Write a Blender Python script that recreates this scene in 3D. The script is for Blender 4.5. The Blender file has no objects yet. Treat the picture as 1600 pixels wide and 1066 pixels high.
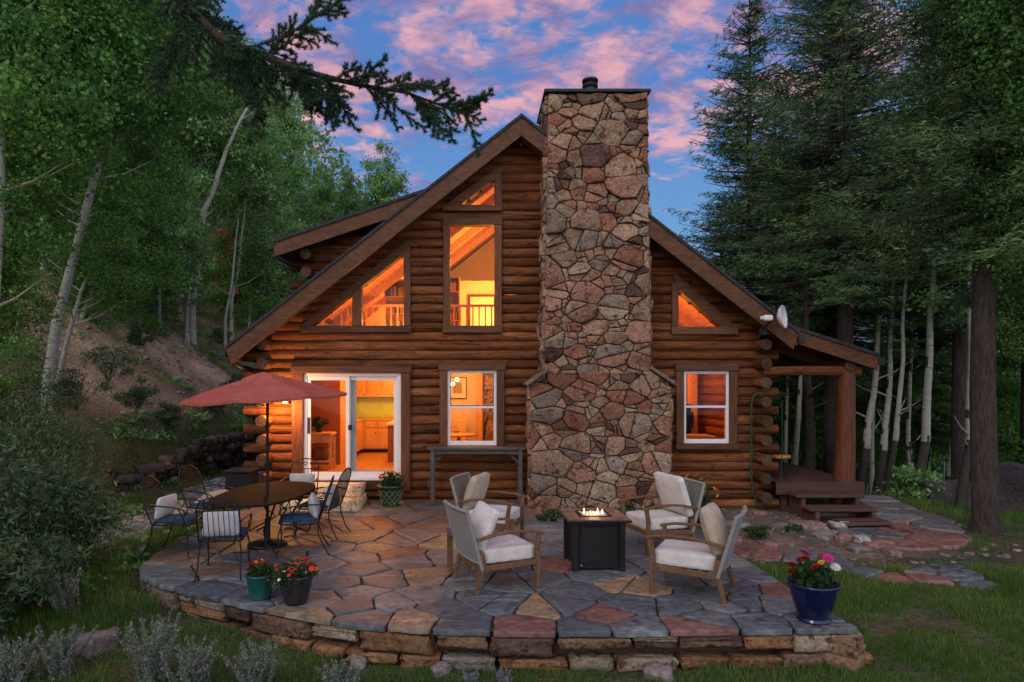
import bpy, bmesh, math, random
import numpy as np
from mathutils import Vector, Matrix, noise
R = math.radians
SC = bpy.context.scene
COL = SC.collection

# ---------------------------------------------------------------- camera
CAMZ = 2.26
FPX, VX, VY = 1000.0, 742.0, 600.0          # focal length and vanishing point in 1600x1066 pixels
cam = bpy.data.cameras.new('camera')
cam.sensor_width = 36; cam.lens = 36 * FPX / 1600
cam.shift_x = (800 - VX) / 1600; cam.shift_y = (VY - 533) / 1600
cam.clip_start = .05; cam.clip_end = 2000
co = bpy.data.objects.new('camera', cam); COL.objects.link(co)
co.location = (0, 0, CAMZ); co.rotation_euler = (R(90), 0, 0)
SC.camera = co
SC.view_settings.view_transform = 'Standard'; SC.view_settings.look = 'None'
SC.view_settings.exposure = 0.2; SC.view_settings.gamma = 1
SC.render.resolution_x = 1024; SC.render.resolution_y = 682
SC.cycles.max_bounces = 6; SC.cycles.diffuse_bounces = 3; SC.cycles.transparent_max_bounces = 12
SC.cycles.use_denoising = True
SC.cycles.sample_clamp_indirect = 4.0

def at(px, py, Y): return Vector(((px - VX) / FPX * Y, Y, CAMZ - (py - VY) / FPX * Y))

# ---------------------------------------------------------------- sky
SUN_EL, SUN_ROT = 3.0, 200.0
def build_world():
    w = bpy.data.worlds.new('World'); SC.world = w; w.use_nodes = True
    nt = w.node_tree; N = nt.nodes; L = nt.links; N.clear()
    out = N.new('ShaderNodeOutputWorld'); bg = N.new('ShaderNodeBackground')
    L.new(bg.outputs[0], out.inputs[0])
    sky = N.new('ShaderNodeTexSky'); sky.sky_type = 'NISHITA'; sky.sun_disc = False
    sky.sun_elevation = R(SUN_EL); sky.sun_rotation = R(SUN_ROT)
    tc = N.new('ShaderNodeTexCoord')
    sep = N.new('ShaderNodeSeparateXYZ'); L.new(tc.outputs['Generated'], sep.inputs[0])
    def math_(op, a, b=None, clamp=False):
        m = N.new('ShaderNodeMath'); m.operation = op; m.use_clamp = clamp
        for i, v in enumerate((a, b)):
            if v is None: continue
            if isinstance(v, (int, float)): m.inputs[i].default_value = v
            else: L.new(v, m.inputs[i])
        return m.outputs[0]
    def mix(f, a, b):
        m = N.new('ShaderNodeMix'); m.data_type = 'RGBA'
        if isinstance(f, (int, float)): m.inputs[0].default_value = f
        else: L.new(f, m.inputs[0])
        for i, v in ((6, a), (7, b)):
            if isinstance(v, tuple): m.inputs[i].default_value = (*v, 1)
            else: L.new(v, m.inputs[i])
        return m.outputs[2]
    z = math_('MAXIMUM', sep.outputs[2], 0.0)
    # blue dusk gradient over height, plus the physical sky at low strength
    rmp = N.new('ShaderNodeValToRGB'); L.new(z, rmp.inputs[0])
    e = rmp.color_ramp.elements
    e[0].position = 0; e[0].color = (.44, .40, .52, 1)
    e[1].position = 1; e[1].color = (.06, .14, .36, 1)
    for p, c in ((.10, (.30, .40, .60)), (.22, (.085, .24, .52)), (.42, (.055, .165, .46))):
        n_ = rmp.color_ramp.elements.new(p); n_.color = (*c, 1)
    nsk = N.new('ShaderNodeVectorMath'); nsk.operation = 'SCALE'; nsk.inputs['Scale'].default_value = .03
    L.new(sky.outputs[0], nsk.inputs[0])
    add = N.new('ShaderNodeVectorMath'); add.operation = 'ADD'
    L.new(rmp.outputs[0], add.inputs[0]); L.new(nsk.outputs[0], add.inputs[1])
    # cloud sheet seen in perspective
    zz = math_('ADD', z, .18)
    u = math_('DIVIDE', sep.outputs[0], zz); v = math_('DIVIDE', sep.outputs[1], zz)
    cmb = N.new('ShaderNodeCombineXYZ'); L.new(u, cmb.inputs[0]); L.new(v, cmb.inputs[1])
    def noise_(scale, det, rough, dist, off):
        mp = N.new('ShaderNodeMapping'); mp.inputs['Location'].default_value = off; mp.inputs['Scale'].default_value = (.85, 1.1, 1)
        L.new(cmb.outputs[0], mp.inputs[0])
        n = N.new('ShaderNodeTexNoise'); n.inputs['Scale'].default_value = scale
        n.inputs['Detail'].default_value = det; n.inputs['Roughness'].default_value = rough
        n.inputs['Distortion'].default_value = dist
        L.new(mp.outputs[0], n.inputs[0]); return n.outputs[0]
    big = noise_(2.3, 3, .5, .3, (3.1, 1.7, 0)); fine = noise_(9, 7, .58, .6, (7.7, 2.2, 1))
    puff = noise_(24, 5, .6, .5, (1.7, 5.2, 4))
    cov = math_('ADD', math_('MULTIPLY', big, .60), math_('ADD', math_('MULTIPLY', fine, .85), math_('MULTIPLY', puff, .48)))
    hgt = N.new('ShaderNodeMapRange'); L.new(z, hgt.inputs[0])
    hgt.inputs[1].default_value = .24; hgt.inputs[2].default_value = .40; hgt.inputs[3].default_value = -.15; hgt.inputs[4].default_value = .12
    cov = math_('ADD', cov, hgt.outputs[0])
    cr = N.new('ShaderNodeMapRange'); L.new(cov, cr.inputs[0]); cr.interpolation_type = 'SMOOTHSTEP'
    cr.inputs[1].default_value = .93; cr.inputs[2].default_value = 1.20
    shade = noise_(5, 7, .6, .4, (2.2, 8.1, 2))
    sr = N.new('ShaderNodeMapRange'); L.new(shade, sr.inputs[0]); sr.interpolation_type = 'SMOOTHSTEP'
    sr.inputs[1].default_value = .38; sr.inputs[2].default_value = .62
    ccol = mix(sr.outputs[0], (.19, .155, .34), (.78, .40, .41))
    fac = math_('MULTIPLY', cr.outputs[0], .88)
    col = mix(fac, add.outputs[0], ccol)
    # the afterglow lies behind the camera and lights the gable wall
    back = N.new('ShaderNodeMapRange'); L.new(sep.outputs[1], back.inputs[0])
    back.inputs[1].default_value = .1; back.inputs[2].default_value = -.9; back.inputs[3].default_value = 1; back.inputs[4].default_value = GLOW
    sc = N.new('ShaderNodeVectorMath'); sc.operation = 'SCALE'; L.new(col, sc.inputs[0]); L.new(back.outputs[0], sc.inputs['Scale'])
    warm = mix(math_('MULTIPLY', math_('SUBTRACT', back.outputs[0], 1.0), .50, True), sc.outputs[0], (1.02, 1.02, 1.0))
    L.new(warm, bg.inputs[0]); bg.inputs[1].default_value = 1.0
GLOW = 2.5
build_world()
sl = bpy.data.lights.new('sun', 'SUN'); sl.energy = .6; sl.angle = R(16); sl.color = (1, .92, .84)
so = bpy.data.objects.new('sun', sl); COL.objects.link(so)
so.rotation_euler = (R(52), 0, R(-38))      # low behind the camera, a little from its left

def point_light(name, loc, e, col=(1, .36, .06), r=.12):
    l = bpy.data.lights.new(name, 'POINT'); l.energy = e; l.color = col; l.shadow_soft_size = r
    o = bpy.data.objects.new(name, l); COL.objects.link(o); o.location = loc; return o

# ---------------------------------------------------------------- materials
MATS = {}
def nodes_of(name):
    m = bpy.data.materials.new(name); m.use_nodes = True
    nt = m.node_tree; b = nt.nodes['Principled BSDF']; return m, nt, nt.nodes, nt.links, b
def nmat(name, c1, c2, scale=(1, 1, 1), ns=5, detail=6, rough=.7, bump=.3, dist=.02, lo=.35, hi=.65, metal=0, fine=None,
         spots=None, spec=.3, extra=()):
    m, nt, N, L, b = nodes_of(name)
    tc = N.new('ShaderNodeTexCoord'); mp = N.new('ShaderNodeMapping'); mp.inputs['Scale'].default_value = scale
    L.new(tc.outputs['Object'], mp.inputs[0])
    n = N.new('ShaderNodeTexNoise'); n.inputs['Scale'].default_value = ns; n.inputs['Detail'].default_value = detail
    n.inputs['Roughness'].default_value = .65; n.inputs['Distortion'].default_value = .3
    L.new(mp.outputs[0], n.inputs[0])
    r = N.new('ShaderNodeValToRGB'); e = r.color_ramp.elements
    e[0].position = lo; e[1].position = hi; e[0].color = (*c1, 1); e[1].color = (*c2, 1)
    L.new(n.outputs[0], r.inputs[0]); c = r.outputs[0]; hgt = n.outputs[0]
    if spots:      # (colour, scale, threshold)
        s = N.new('ShaderNodeTexNoise'); s.inputs['Scale'].default_value = spots[1]; s.inputs['Detail'].default_value = 4
        L.new(mp.outputs[0], s.inputs[0])
        mr = N.new('ShaderNodeMapRange'); mr.inputs[1].default_value = spots[2]; mr.inputs[2].default_value = spots[2] + .08
        L.new(s.outputs[0], mr.inputs[0])
        mx = N.new('ShaderNodeMix'); mx.data_type = 'RGBA'; L.new(mr.outputs[0], mx.inputs[0]); L.new(c, mx.inputs[6])
        mx.inputs[7].default_value = (*spots[0], 1); c = mx.outputs[2]
    for (ecol, emap, esc, thr, wid, stren) in extra:
        m2 = N.new('ShaderNodeMapping'); m2.inputs['Scale'].default_value = emap; L.new(tc.outputs['Object'], m2.inputs[0])
        s = N.new('ShaderNodeTexNoise'); s.inputs['Scale'].default_value = esc; s.inputs['Detail'].default_value = 5; s.inputs['Distortion'].default_value = .5
        L.new(m2.outputs[0], s.inputs[0])
        mr = N.new('ShaderNodeMapRange'); mr.inputs[1].default_value = thr; mr.inputs[2].default_value = thr + wid; mr.inputs[4].default_value = stren
        L.new(s.outputs[0], mr.inputs[0])
        mx = N.new('ShaderNodeMix'); mx.data_type = 'RGBA'; L.new(mr.outputs[0], mx.inputs[0]); L.new(c, mx.inputs[6])
        mx.inputs[7].default_value = (*ecol, 1); c = mx.outputs[2]
        sb = N.new('ShaderNodeMath'); sb.operation = 'SUBTRACT'; L.new(hgt, sb.inputs[0]); L.new(mr.outputs[0], sb.inputs[1]); hgt = sb.outputs[0]
    if fine:
        f = N.new('ShaderNodeTexNoise'); f.inputs['Scale'].default_value = fine; f.inputs['Detail'].default_value = 5
        L.new(mp.outputs[0], f.inputs[0])
        mr = N.new('ShaderNodeMapRange'); mr.inputs[1].default_value = .3; mr.inputs[2].default_value = .7
        mr.inputs[3].default_value = .62; mr.inputs[4].default_value = 1.3
        L.new(f.outputs[0], mr.inputs[0])
        vm = N.new('ShaderNodeVectorMath'); vm.operation = 'SCALE'; L.new(c, vm.inputs[0]); L.new(mr.outputs[0], vm.inputs['Scale']); c = vm.outputs[0]
        ad = N.new('ShaderNodeMath'); ad.operation = 'ADD'; L.new(hgt, ad.inputs[0]); L.new(f.outputs[0], ad.inputs[1]); hgt = ad.outputs[0]
    a = N.new('ShaderNodeAttribute'); a.attribute_name = 'tint'
    mu = N.new('ShaderNodeVectorMath'); mu.operation = 'MULTIPLY'; L.new(c, mu.inputs[0]); L.new(a.outputs['Color'], mu.inputs[1])
    L.new(mu.outputs[0], b.inputs['Base Color'])
    b.inputs['Roughness'].default_value = rough; b.inputs['Metallic'].default_value = metal
    b.inputs['Specular IOR Level'].default_value = spec
    if bump:
        bp = N.new('ShaderNodeBump'); bp.inputs['Strength'].default_value = bump; bp.inputs['Distance'].default_value = dist
        L.new(hgt, bp.inputs['Height']); L.new(bp.outputs[0], b.inputs['Normal'])
    MATS[name] = m; return m
def leafmat(name, c1, c2, rough=.55, trans=.42):
    m, nt, N, L, b = nodes_of(name)
    a = N.new('ShaderNodeAttribute'); a.attribute_name = 'tint'
    tc = N.new('ShaderNodeTexCoord'); n = N.new('ShaderNodeTexNoise'); n.inputs['Scale'].default_value = 1.1; n.inputs['Detail'].default_value = 3
    L.new(tc.outputs['Object'], n.inputs[0])
    r = N.new('ShaderNodeValToRGB'); e = r.color_ramp.elements
    e[0].position = .35; e[1].position = .65; e[0].color = (*c1, 1); e[1].color = (*c2, 1); L.new(n.outputs[0], r.inputs[0])
    mu = N.new('ShaderNodeVectorMath'); mu.operation = 'MULTIPLY'; L.new(r.outputs[0], mu.inputs[0]); L.new(a.outputs['Color'], mu.inputs[1])
    L.new(mu.outputs[0], b.inputs['Base Color']); b.inputs['Roughness'].default_value = rough; b.inputs['Specular IOR Level'].default_value = .25
    t = N.new('ShaderNodeBsdfTranslucent'); L.new(mu.outputs[0], t.inputs[0])
    ms = N.new('ShaderNodeMixShader'); ms.inputs[0].default_value = trans
    L.new(b.outputs[0], ms.inputs[1]); L.new(t.outputs[0], ms.inputs[2]); L.new(ms.outputs[0], N['Material Output'].inputs[0])
    MATS[name] = m; return m
def emat(name, c, s):
    m, nt, N, L, b = nodes_of(name)
    b.inputs['Base Color'].default_value = (*c, 1)
    b.inputs['Emission Color'].default_value = (*c, 1); b.inputs['Emission Strength'].default_value = s
    MATS[name] = m; return m
def glassmat():
    m, nt, N, L, b = nodes_of('glass')
    tr = N.new('ShaderNodeBsdfTransparent'); tr.inputs[0].default_value = (.97, .97, .96, 1)
    gl = N.new('ShaderNodeBsdfGlossy'); gl.inputs['Roughness'].default_value = .01
    fr = N.new('ShaderNodeFresnel'); fr.inputs[0].default_value = 1.22
    ms = N.new('ShaderNodeMixShader'); L.new(fr.outputs[0], ms.inputs[0]); L.new(tr.outputs[0], ms.inputs[1]); L.new(gl.outputs[0], ms.inputs[2])
    L.new(ms.outputs[0], N['Material Output'].inputs[0]); MATS['glass'] = m
glassmat()
LOGA, LOGB = (.105, .036, .014), (.27, .10, .038)
CRK = lambda a, b: [((.014, .006, .004), a, 3.0, .62, .035, .6), ((.05, .018, .008), b, 5.5, .63, .06, .75), ((.38, .165, .07), (a[0] * 1.6, a[1] * .45, a[2] * .45), 2.6, .56, .10, .55)]
nmat('log_x', LOGA, LOGB, (.30, 3.4, 3.4), 4, 9, .6, .8, .03, .3, .72, fine=22, spots=((.035, .014, .008), 6, .66), spec=.12, extra=CRK((.16, 5, 5), (1, 2, 2)))
nmat('log_y', LOGA, LOGB, (3.4, .30, 3.4), 4, 9, .6, .8, .03, .3, .72, fine=22, spots=((.035, .014, .008), 6, .66), spec=.12, extra=CRK((5, .16, 5), (2, 1, 2)))
nmat('trim_x', (.065, .024, .010), (.18, .07, .027), (.4, 4, 4), 5, 6, .55, .4, .01, .3, .7, fine=24)
nmat('trim_z', (.065, .024, .010), (.18, .07, .027), (4, 4, .4), 5, 6, .55, .4, .01, .3, .7, fine=24)
nmat('barge', (.07, .027, .011), (.145, .056, .022), (.7, 4, 2), 4, 6, .55, .35, .01, .3, .7, fine=14)
nmat('logend', (.055, .028, .017), (.12, .068, .04), (1, 1, 1), 9, 6, .8, .6, .02, .3, .7, fine=40, spots=((.04, .02, .012), 16, .6))
nmat('soffit', (.08, .035, .016), (.17, .08, .035), (5, .5, 5), 5, 5, .7, .4)
nmat('shingle', (.02, .022, .025), (.055, .055, .06), ns=20, rough=.9)
nmat('black_metal', (.006, .006, .008), (.015, .015, .017), ns=20, rough=.5, bump=.15, spec=.35)
nmat('bronze', (.018, .011, .008), (.032, .02, .014), ns=9, rough=.85, bump=.1, spec=.08)
nmat('green_metal', (.01, .02, .016), (.02, .035, .028), ns=9, rough=.5, bump=.05)
nmat('stone', (.78, .74, .70), (1.15, 1.1, 1.02), ns=5.5, detail=9, rough=.85, bump=.9, dist=.035, lo=.34, hi=.66, fine=23, spots=((.30, .26, .23), 9, .60), spec=.12, extra=[((.42, .22, .13), (1, 1, 1), 2.6, .55, .1, .5), ((1.3, 1.25, 1.1), (1, 1, 1), 4.1, .62, .06, .6), ((.12, .11, .10), (1, 1, .35), 7, .66, .05, .7)])
nmat('flag', (.70, .72, .76), (1.2, 1.16, 1.1), ns=3.2, detail=9, rough=.5, bump=.55, dist=.012, lo=.32, hi=.68, fine=14, spots=((.45, .45, .46), 4.3, .60), spec=.42, extra=[((1.2, .92, .62), (1, 1, 1), 1.7, .55, .12, .40), ((1.75, 1.75, 1.7), (.5, 2.2, 1), 2.6, .59, .04, .6), ((.45, .42, .40), (1, 1, 1), 3.3, .60, .08, .6)])
nmat('mortar', (.055, .036, .027), (.11, .075, .055), ns=14, rough=.95, bump=.8)
nmat('joint', (.03, .026, .02), (.075, .062, .045), ns=7, rough=.95, bump=1, dist=.03, spots=((.035, .055, .018), 1.4, .54), fine=40)
nmat('paint', (.72, .72, .73), (.80, .80, .80), ns=6, rough=.4, bump=.03)
nmat('bark', (.032, .025, .021), (.115, .09, .072), (5, 5, .9), 4, 8, .95, 1.0, .05, .3, .7, fine=14)
nmat('aspen_bark', (.27, .28, .23), (.45, .46, .39), (1, 1, 3), 3, 6, .8, .5, .02, .3, .7, spots=((.05, .045, .04), 5, .62))
nmat('wood', (.12, .06, .028), (.22, .12, .06), (4, 4, .8), 5, 6, .55, .25, .006, .3, .7, fine=30)
nmat('grey_wood', (.06, .055, .052), (.14, .125, .115), (.6, 5, 5), 5, 6, .75, .5, .01, .3, .7, fine=30)
nmat('deck', (.06, .03, .024), (.13, .065, .052), (5, .5, 5), 4, 6, .6, .4, .01, .3, .7, fine=26)
nmat('step_wood', (.06, .03, .024), (.13, .065, .052), (.5, 5, 5), 4, 6, .6, .4, .01, .3, .7, fine=26)
nmat('cushion', (.60, .56, .51), (.72, .69, .64), ns=7, rough=.95, bump=.6, dist=.03, spec=.05)
nmat('tan_cushion', (.42, .35, .26), (.52, .44, .34), ns=7, rough=.95, bump=.6, dist=.03, spec=.05)
nmat('blue_cushion', (.012, .045, .095), (.025, .085, .15), ns=5, rough=.9, bump=.3, dist=.015)
nmat('stripe', (.44, .44, .43), (.60, .58, .56), (60, 60, 3), 4, 1, .95, .3, .01, .45, .55)
nmat('rope', (.22, .21, .19), (.36, .35, .32), ns=90, rough=.9, bump=.5)
nmat('canopy_red', (.40, .085, .06), (.50, .13, .09), ns=2, rough=.85, bump=.25, dist=.02, fine=60)
nmat('soil', (.55, .55, .52), (1.25, 1.25, 1.25), ns=1.9, detail=10, rough=.95, bump=1, dist=.12, lo=.3, hi=.7, fine=17)
nmat('rock_dark', (.75, .72, .7), (1.2, 1.2, 1.2), ns=6, detail=8, rough=.85, bump=.9, dist=.03, fine=22)
nmat('glaze', (.7, .75, .8), (1.2, 1.2, 1.2), ns=4, rough=.16, bump=.04, spec=.6)
nmat('pot_soil', (.03, .02, .015), (.06, .045, .03), ns=30, rough=1, bump=1)
nmat('tile', (.7, .7, .7), (1.3, 1.3, 1.3), ns=14, rough=.5, bump=.2)
nmat('maple', (.62, .36, .15), (.78, .50, .24), (5, 5, .8), 4, 5, .4, .1)
nmat('plaster', (.72, .60, .42), (.80, .68, .50), ns=5, rough=.9, bump=.1)
nmat('wood_floor', (.40, .22, .10), (.60, .36, .18), (6, .8, 1), 4, 5, .35, .1)
nmat('dark_wall', (.20, .06, .03), (.26, .08, .045), ns=3, rough=.8, bump=.05)
nmat('pine', (.48, .24, .09), (.70, .40, .17), (4, .6, 4), 4, 6, .5, .2)
nmat('white_plastic', (.70, .71, .72), (.78, .79, .80), ns=8, rough=.35, bump=.02)
nmat('hose', (.01, .05, .025), (.02, .08, .04), ns=20, rough=.5, bump=.1)
nmat('steel', (.45, .45, .46), (.6, .6, .62), ns=12, rough=.3, bump=.05, metal=.9)
nmat('plain', (.92, .92, .92), (1.08, 1.08, 1.08), ns=9, rough=.6, bump=.08)
leafmat('aspen_leaf', (.10, .25, .055), (.20, .40, .09))
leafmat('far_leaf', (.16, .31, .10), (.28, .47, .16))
leafmat('needle', (.04, .105, .042), (.14, .225, .075), .6, .15)
leafmat('needle_near', (.035, .085, .045), (.07, .13, .065), .6, .2)
leafmat('dark_leaf', (.06, .15, .035), (.12, .25, .06))
leafmat('willow_leaf', (.075, .135, .06), (.15, .225, .105))
leafmat('sage_leaf', (.21, .26, .20), (.36, .42, .33))
leafmat('grass_blade', (.075, .17, .03), (.15, .25, .055))
leafmat('plant_leaf', (.035, .09, .025), (.07, .15, .045))
leafmat('petal', (1, 1, 1), (1, 1, 1), .5, .25)
emat('flame', (1, .50, .22), 4); emat('bulb', (1, .62, .28), 14); emat('ember', (1, .78, .55), 1.3); emat('screen_glow', (1, .35, .08), 2)

# ---------------------------------------------------------------- mesh builder
class MB:
    def __init__(s): s.v = []; s.f = []; s.c = []; s.m = []; s.sm = []; s.col = (1, 1, 1); s.mi = 0; s.smooth = False
    def add(s, vs, fs, smooth=None):
        b = len(s.v); s.v.extend(tuple(v) for v in vs)
        sm = s.smooth if smooth is None else smooth
        for f in fs:
            s.f.append(tuple(i + b for i in f)); s.c.append(s.col); s.m.append(s.mi); s.sm.append(sm)
        return s
    def box(s, x0, x1, y0, y1, z0, z1, ch=0.0, M=None):
        if ch <= 0:
            vs = [(x, y, z) for x in (x0, x1) for y in (y0, y1) for z in (z0, z1)]
            fs = [(0, 1, 3, 2), (4, 6, 7, 5), (0, 4, 5, 1), (2, 3, 7, 6), (0, 2, 6, 4), (1, 5, 7, 3)]
        else:
            ch = min(ch, (x1 - x0) * .45, (y1 - y0) * .45, (z1 - z0) * .45)
            bm = bmesh.new(); bmesh.ops.create_cube(bm, size=1)
            for v in bm.verts: v.co = Vector((x0 + (v.co.x + .5) * (x1 - x0), y0 + (v.co.y + .5) * (y1 - y0), z0 + (v.co.z + .5) * (z1 - z0)))
            bmesh.ops.bevel(bm, geom=bm.edges[:], offset=ch, segments=1, affect='EDGES')
            vs = [v.co.copy() for v in bm.verts]; bm.verts.index_update(); fs = [tuple(v.index for v in f.verts) for f in bm.faces]; bm.free()
        if M: vs = [M @ Vector(v) for v in vs]
        return s.add(vs, fs, False)
    def beam(s, a, b, w, h, ch=0.0, up=(0, 0, 1)):
        a = Vector(a); b = Vector(b); d = (b - a); l = d.length; x = d.normalized(); y = Vector(up).cross(x)
        if y.length < 1e-4: y = Vector((0, 1, 0)).cross(x)
        y.normalize(); z = x.cross(y); M = Matrix((x, y, z)).transposed().to_4x4(); M.translation = a
        return s.box(0, l, -w / 2, w / 2, -h / 2, h / 2, ch, M)
    def tube(s, pts, rad, n=8, cap=True, capm=None, wob=0, seed=0):
        pts = [Vector(p) for p in pts]
        if not hasattr(rad, '__len__'): rad = [rad] * len(pts)
        vs = []; up = None
        for i, p in enumerate(pts):
            d = (pts[min(i + 1, len(pts) - 1)] - pts[max(i - 1, 0)]).normalized()
            if up is None:
                up = Vector((0, 0, 1)) if abs(d.z) < .9 else Vector((0, 1, 0))
            x = up.cross(d).normalized(); y = d.cross(x); up = y
            for k in range(n):
                a = 2 * math.pi * k / n; r = rad[i]
                if wob: r *= 1 + wob * noise.noise(Vector((math.cos(a) * 1.3 + seed * 7.1, math.sin(a) * 1.3 + seed * 3.3, i * .55)))
                vs.append(p + (x * math.cos(a) + y * math.sin(a)) * r)
        fs = []
        for i in range(len(pts) - 1):
            for k in range(n):
                k2 = (k + 1) % n; fs.append((i * n + k, i * n + k2, (i + 1) * n + k2, (i + 1) * n + k))
        s.add(vs, fs, True)
        if cap:
            b = len(s.v); om = s.mi
            if capm is not None: s.mi = capm
            last = (len(pts) - 1) * n
            s.add([vs[k] for k in range(n)], [tuple(reversed(range(n)))], False)
            s.add([vs[last + k] for k in range(n)], [tuple(range(n))], False)
            s.mi = om
        return s
    def lathe(s, prof, c=(0, 0, 0), n=24, smooth=True):
        vs = []
        for r, z in prof:
            for k in range(n):
                a = 2 * math.pi * k / n; vs.append((c[0] + r * math.cos(a), c[1] + r * math.sin(a), c[2] + z))
        fs = [(i * n + k, i * n + (k + 1) % n, (i + 1) * n + (k + 1) % n, (i + 1) * n + k) for i in range(len(prof) - 1) for k in range(n)]
        if prof[0][0] > 1e-4: fs.append(tuple(reversed(range(n))))
        if prof[-1][0] > 1e-4: fs.append(tuple((len(prof) - 1) * n + k for k in range(n)))
        return s.add(vs, fs, smooth)
    def prism(s, poly, y0, y1):      # polygon in x,z pushed along y
        n = len(poly); vs = [(x, y0, z) for x, z in poly] + [(x, y1, z) for x, z in poly]
        fs = [tuple(range(n)), tuple(reversed(range(n, 2 * n)))] + [(i, n + i, n + (i + 1) % n, (i + 1) % n) for i in range(n)]
        return s.add(vs, fs, False)
    def cushion(s, w, d, h, r=.05, n=7, M=None, puff=0.0, pinch=0.0):
        vs = []; fs = []; idx = {}
        def P(i, j, k):
            key = (i, j, k)
            if key in idx: return idx[key]
            p = Vector((2 * i / n - 1, 2 * j / n - 1, 2 * k / n - 1))
            q = Vector((p.x * w / 2, p.y * d / 2, p.z * h / 2))
            inner = Vector((max(-w / 2 + r, min(w / 2 - r, q.x)), max(-d / 2 + r, min(d / 2 - r, q.y)), max(-h / 2 + r, min(h / 2 - r, q.z))))
            o = q - inner
            if o.length > 1e-6: q = inner + o.normalized() * r
            if puff:
                e = (1 - abs(p.x) ** 3) * (1 - abs(p.y) ** 3)
                q.z *= (1 - puff) + puff * e * 1.25
                q.x *= 1 - pinch * (1 - abs(p.y) ** 2) * .5; q.y *= 1 - pinch * (1 - abs(p.x) ** 2) * .5
            idx[key] = len(vs); vs.append(q); return idx[key]
        for ax in range(3):
            for side in (0, n):
                for a in range(n):
                    for b in range(n):
                        c4 = []
                        for da, db in ((0, 0), (1, 0), (1, 1), (0, 1)):
                            t = [0, 0, 0]; t[ax] = side; t[(ax + 1) % 3] = a + da; t[(ax + 2) % 3] = b + db; c4.append(P(*t))
                        fs.append(tuple(c4) if side else tuple(reversed(c4)))
        if M: vs = [M @ v for v in vs]
        return s.add(vs, fs, True)
    def rock(s, c, sx, sy, sz, seed=0, rough=.28, sub=2, flat=.0, rz=0):
        bm = bmesh.new(); bmesh.ops.create_cube(bm, size=2)
        bmesh.ops.subdivide_edges(bm, edges=bm.edges[:], cuts=sub + 1, use_grid_fill=True)
        vs = []
        o = Vector((seed * 3.7, seed * 1.9, seed * 5.3))
        for v in bm.verts:
            p = v.co.copy(); q = p.normalized() * 1.15
            p = q.lerp(p, .55 + flat * .4)
            p *= 1 + rough * noise.noise(p * 1.1 + o) + rough * .4 * noise.noise(p * 2.7 + o)
            x, y = p.x * sx, p.y * sy
            ca, sa = math.cos(rz), math.sin(rz)
            vs.append((c[0] + x * ca - y * sa, c[1] + x * sa + y * ca, c[2] + p.z * sz))
        bm.verts.index_update(); fs = [tuple(v.index for v in f.verts) for f in bm.faces]; bm.free()
        return s.add(vs, fs, True)
    def mesh(s, name, mats):
        me = bpy.data.meshes.new(name); me.from_pydata(s.v, [], s.f)
        for m in (mats if isinstance(mats, (list, tuple)) else [mats]): me.materials.append(MATS[m])
        n = len(me.polygons)
        if n == len(s.f):
            me.polygons.foreach_set('material_index', s.m); me.polygons.foreach_set('use_smooth', s.sm)
            a = me.attributes.new('tint', 'FLOAT_COLOR', 'FACE')
            a.data.foreach_set('color', [x for c in s.c for x in (c[0], c[1], c[2], 1.0)])
        me.update(); return me
    def build(s, name, mats, parent=None):
        o = bpy.data.objects.new(name, s.mesh(name, mats)); COL.objects.link(o)
        if parent: o.parent = parent
        return o

def tag(o, label=None, cat=None, group=None, kind=None):
    if label: o['label'] = label
    if cat: o['category'] = cat
    if group: o['group'] = group
    if kind: o['kind'] = kind
    return o
def empty(name, loc=(0, 0, 0), rz=0, label=None, cat=None, group=None):
    o = bpy.data.objects.new(name, None); COL.objects.link(o); o.location = loc; o.rotation_euler = (0, 0, rz)
    o.empty_display_size = .1
    return tag(o, label, cat, group)
def copy_tree(o, parent=None):
    c = o.copy(); COL.objects.link(c)
    if parent: c.parent = parent
    for ch in [k for k in list(bpy.data.objects) if k.parent == o]: copy_tree(ch, c)
    return c
def link(name, me, parent): 
    o = bpy.data.objects.new(name, me); COL.objects.link(o); o.parent = parent; return o
def face(dx, dy): return math.atan2(-dx, dy)      # rotation that turns local +Y to (dx, dy)

def fastmesh(name, V, n, mat_, tint=None, smooth=False):
    """V: (count*n, 3) array of separate n-gons."""
    V = np.asarray(V, dtype=np.float32); cnt = len(V) // n
    me = bpy.data.meshes.new(name)
    me.vertices.add(len(V)); me.vertices.foreach_set('co', V.ravel())
    me.loops.add(cnt * n); me.loops.foreach_set('vertex_index', np.arange(cnt * n, dtype=np.int32))
    me.polygons.add(cnt); me.polygons.foreach_set('loop_start', np.arange(0, cnt * n, n, dtype=np.int32))
    me.materials.append(MATS[mat_])
    if tint is not None:
        a = me.attributes.new('tint', 'FLOAT_COLOR', 'FACE')
        t = np.concatenate([np.asarray(tint, dtype=np.float32), np.ones((cnt, 1), np.float32)], axis=1); a.data.foreach_set('color', t.ravel())
    me.update(calc_edges=True); me.validate(); return me
def rnd_unit(rg, n):
    v = rg.normal(size=(n, 3)); return v / np.linalg.norm(v, axis=1, keepdims=True)
def leafquads(rg, C, size, d=None, aspect=.8, var=.35, flatness=0.0):
    """rhombus leaves centred at C; d = axis directions or None (random)"""
    n = len(C)
    if d is None: d = rnd_unit(rg, n)
    nn = rnd_unit(rg, n)
    if flatness: nn[:, 2] += flatness * np.sign(nn[:, 2]) ; nn /= np.linalg.norm(nn, axis=1, keepdims=True)
    s = np.cross(d, nn); s /= np.linalg.norm(s, axis=1, keepdims=True) + 1e-9
    L = (size * (1 + var * 1.5 * (rg.random(n) * 2 - 1)))[:, None] * .5
    W = L * aspect
    V = np.stack([C - d * L, C + s * W - d * L * .1, C + d * L, C - s * W - d * L * .1], axis=1)
    return V.reshape(-1, 3)
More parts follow.
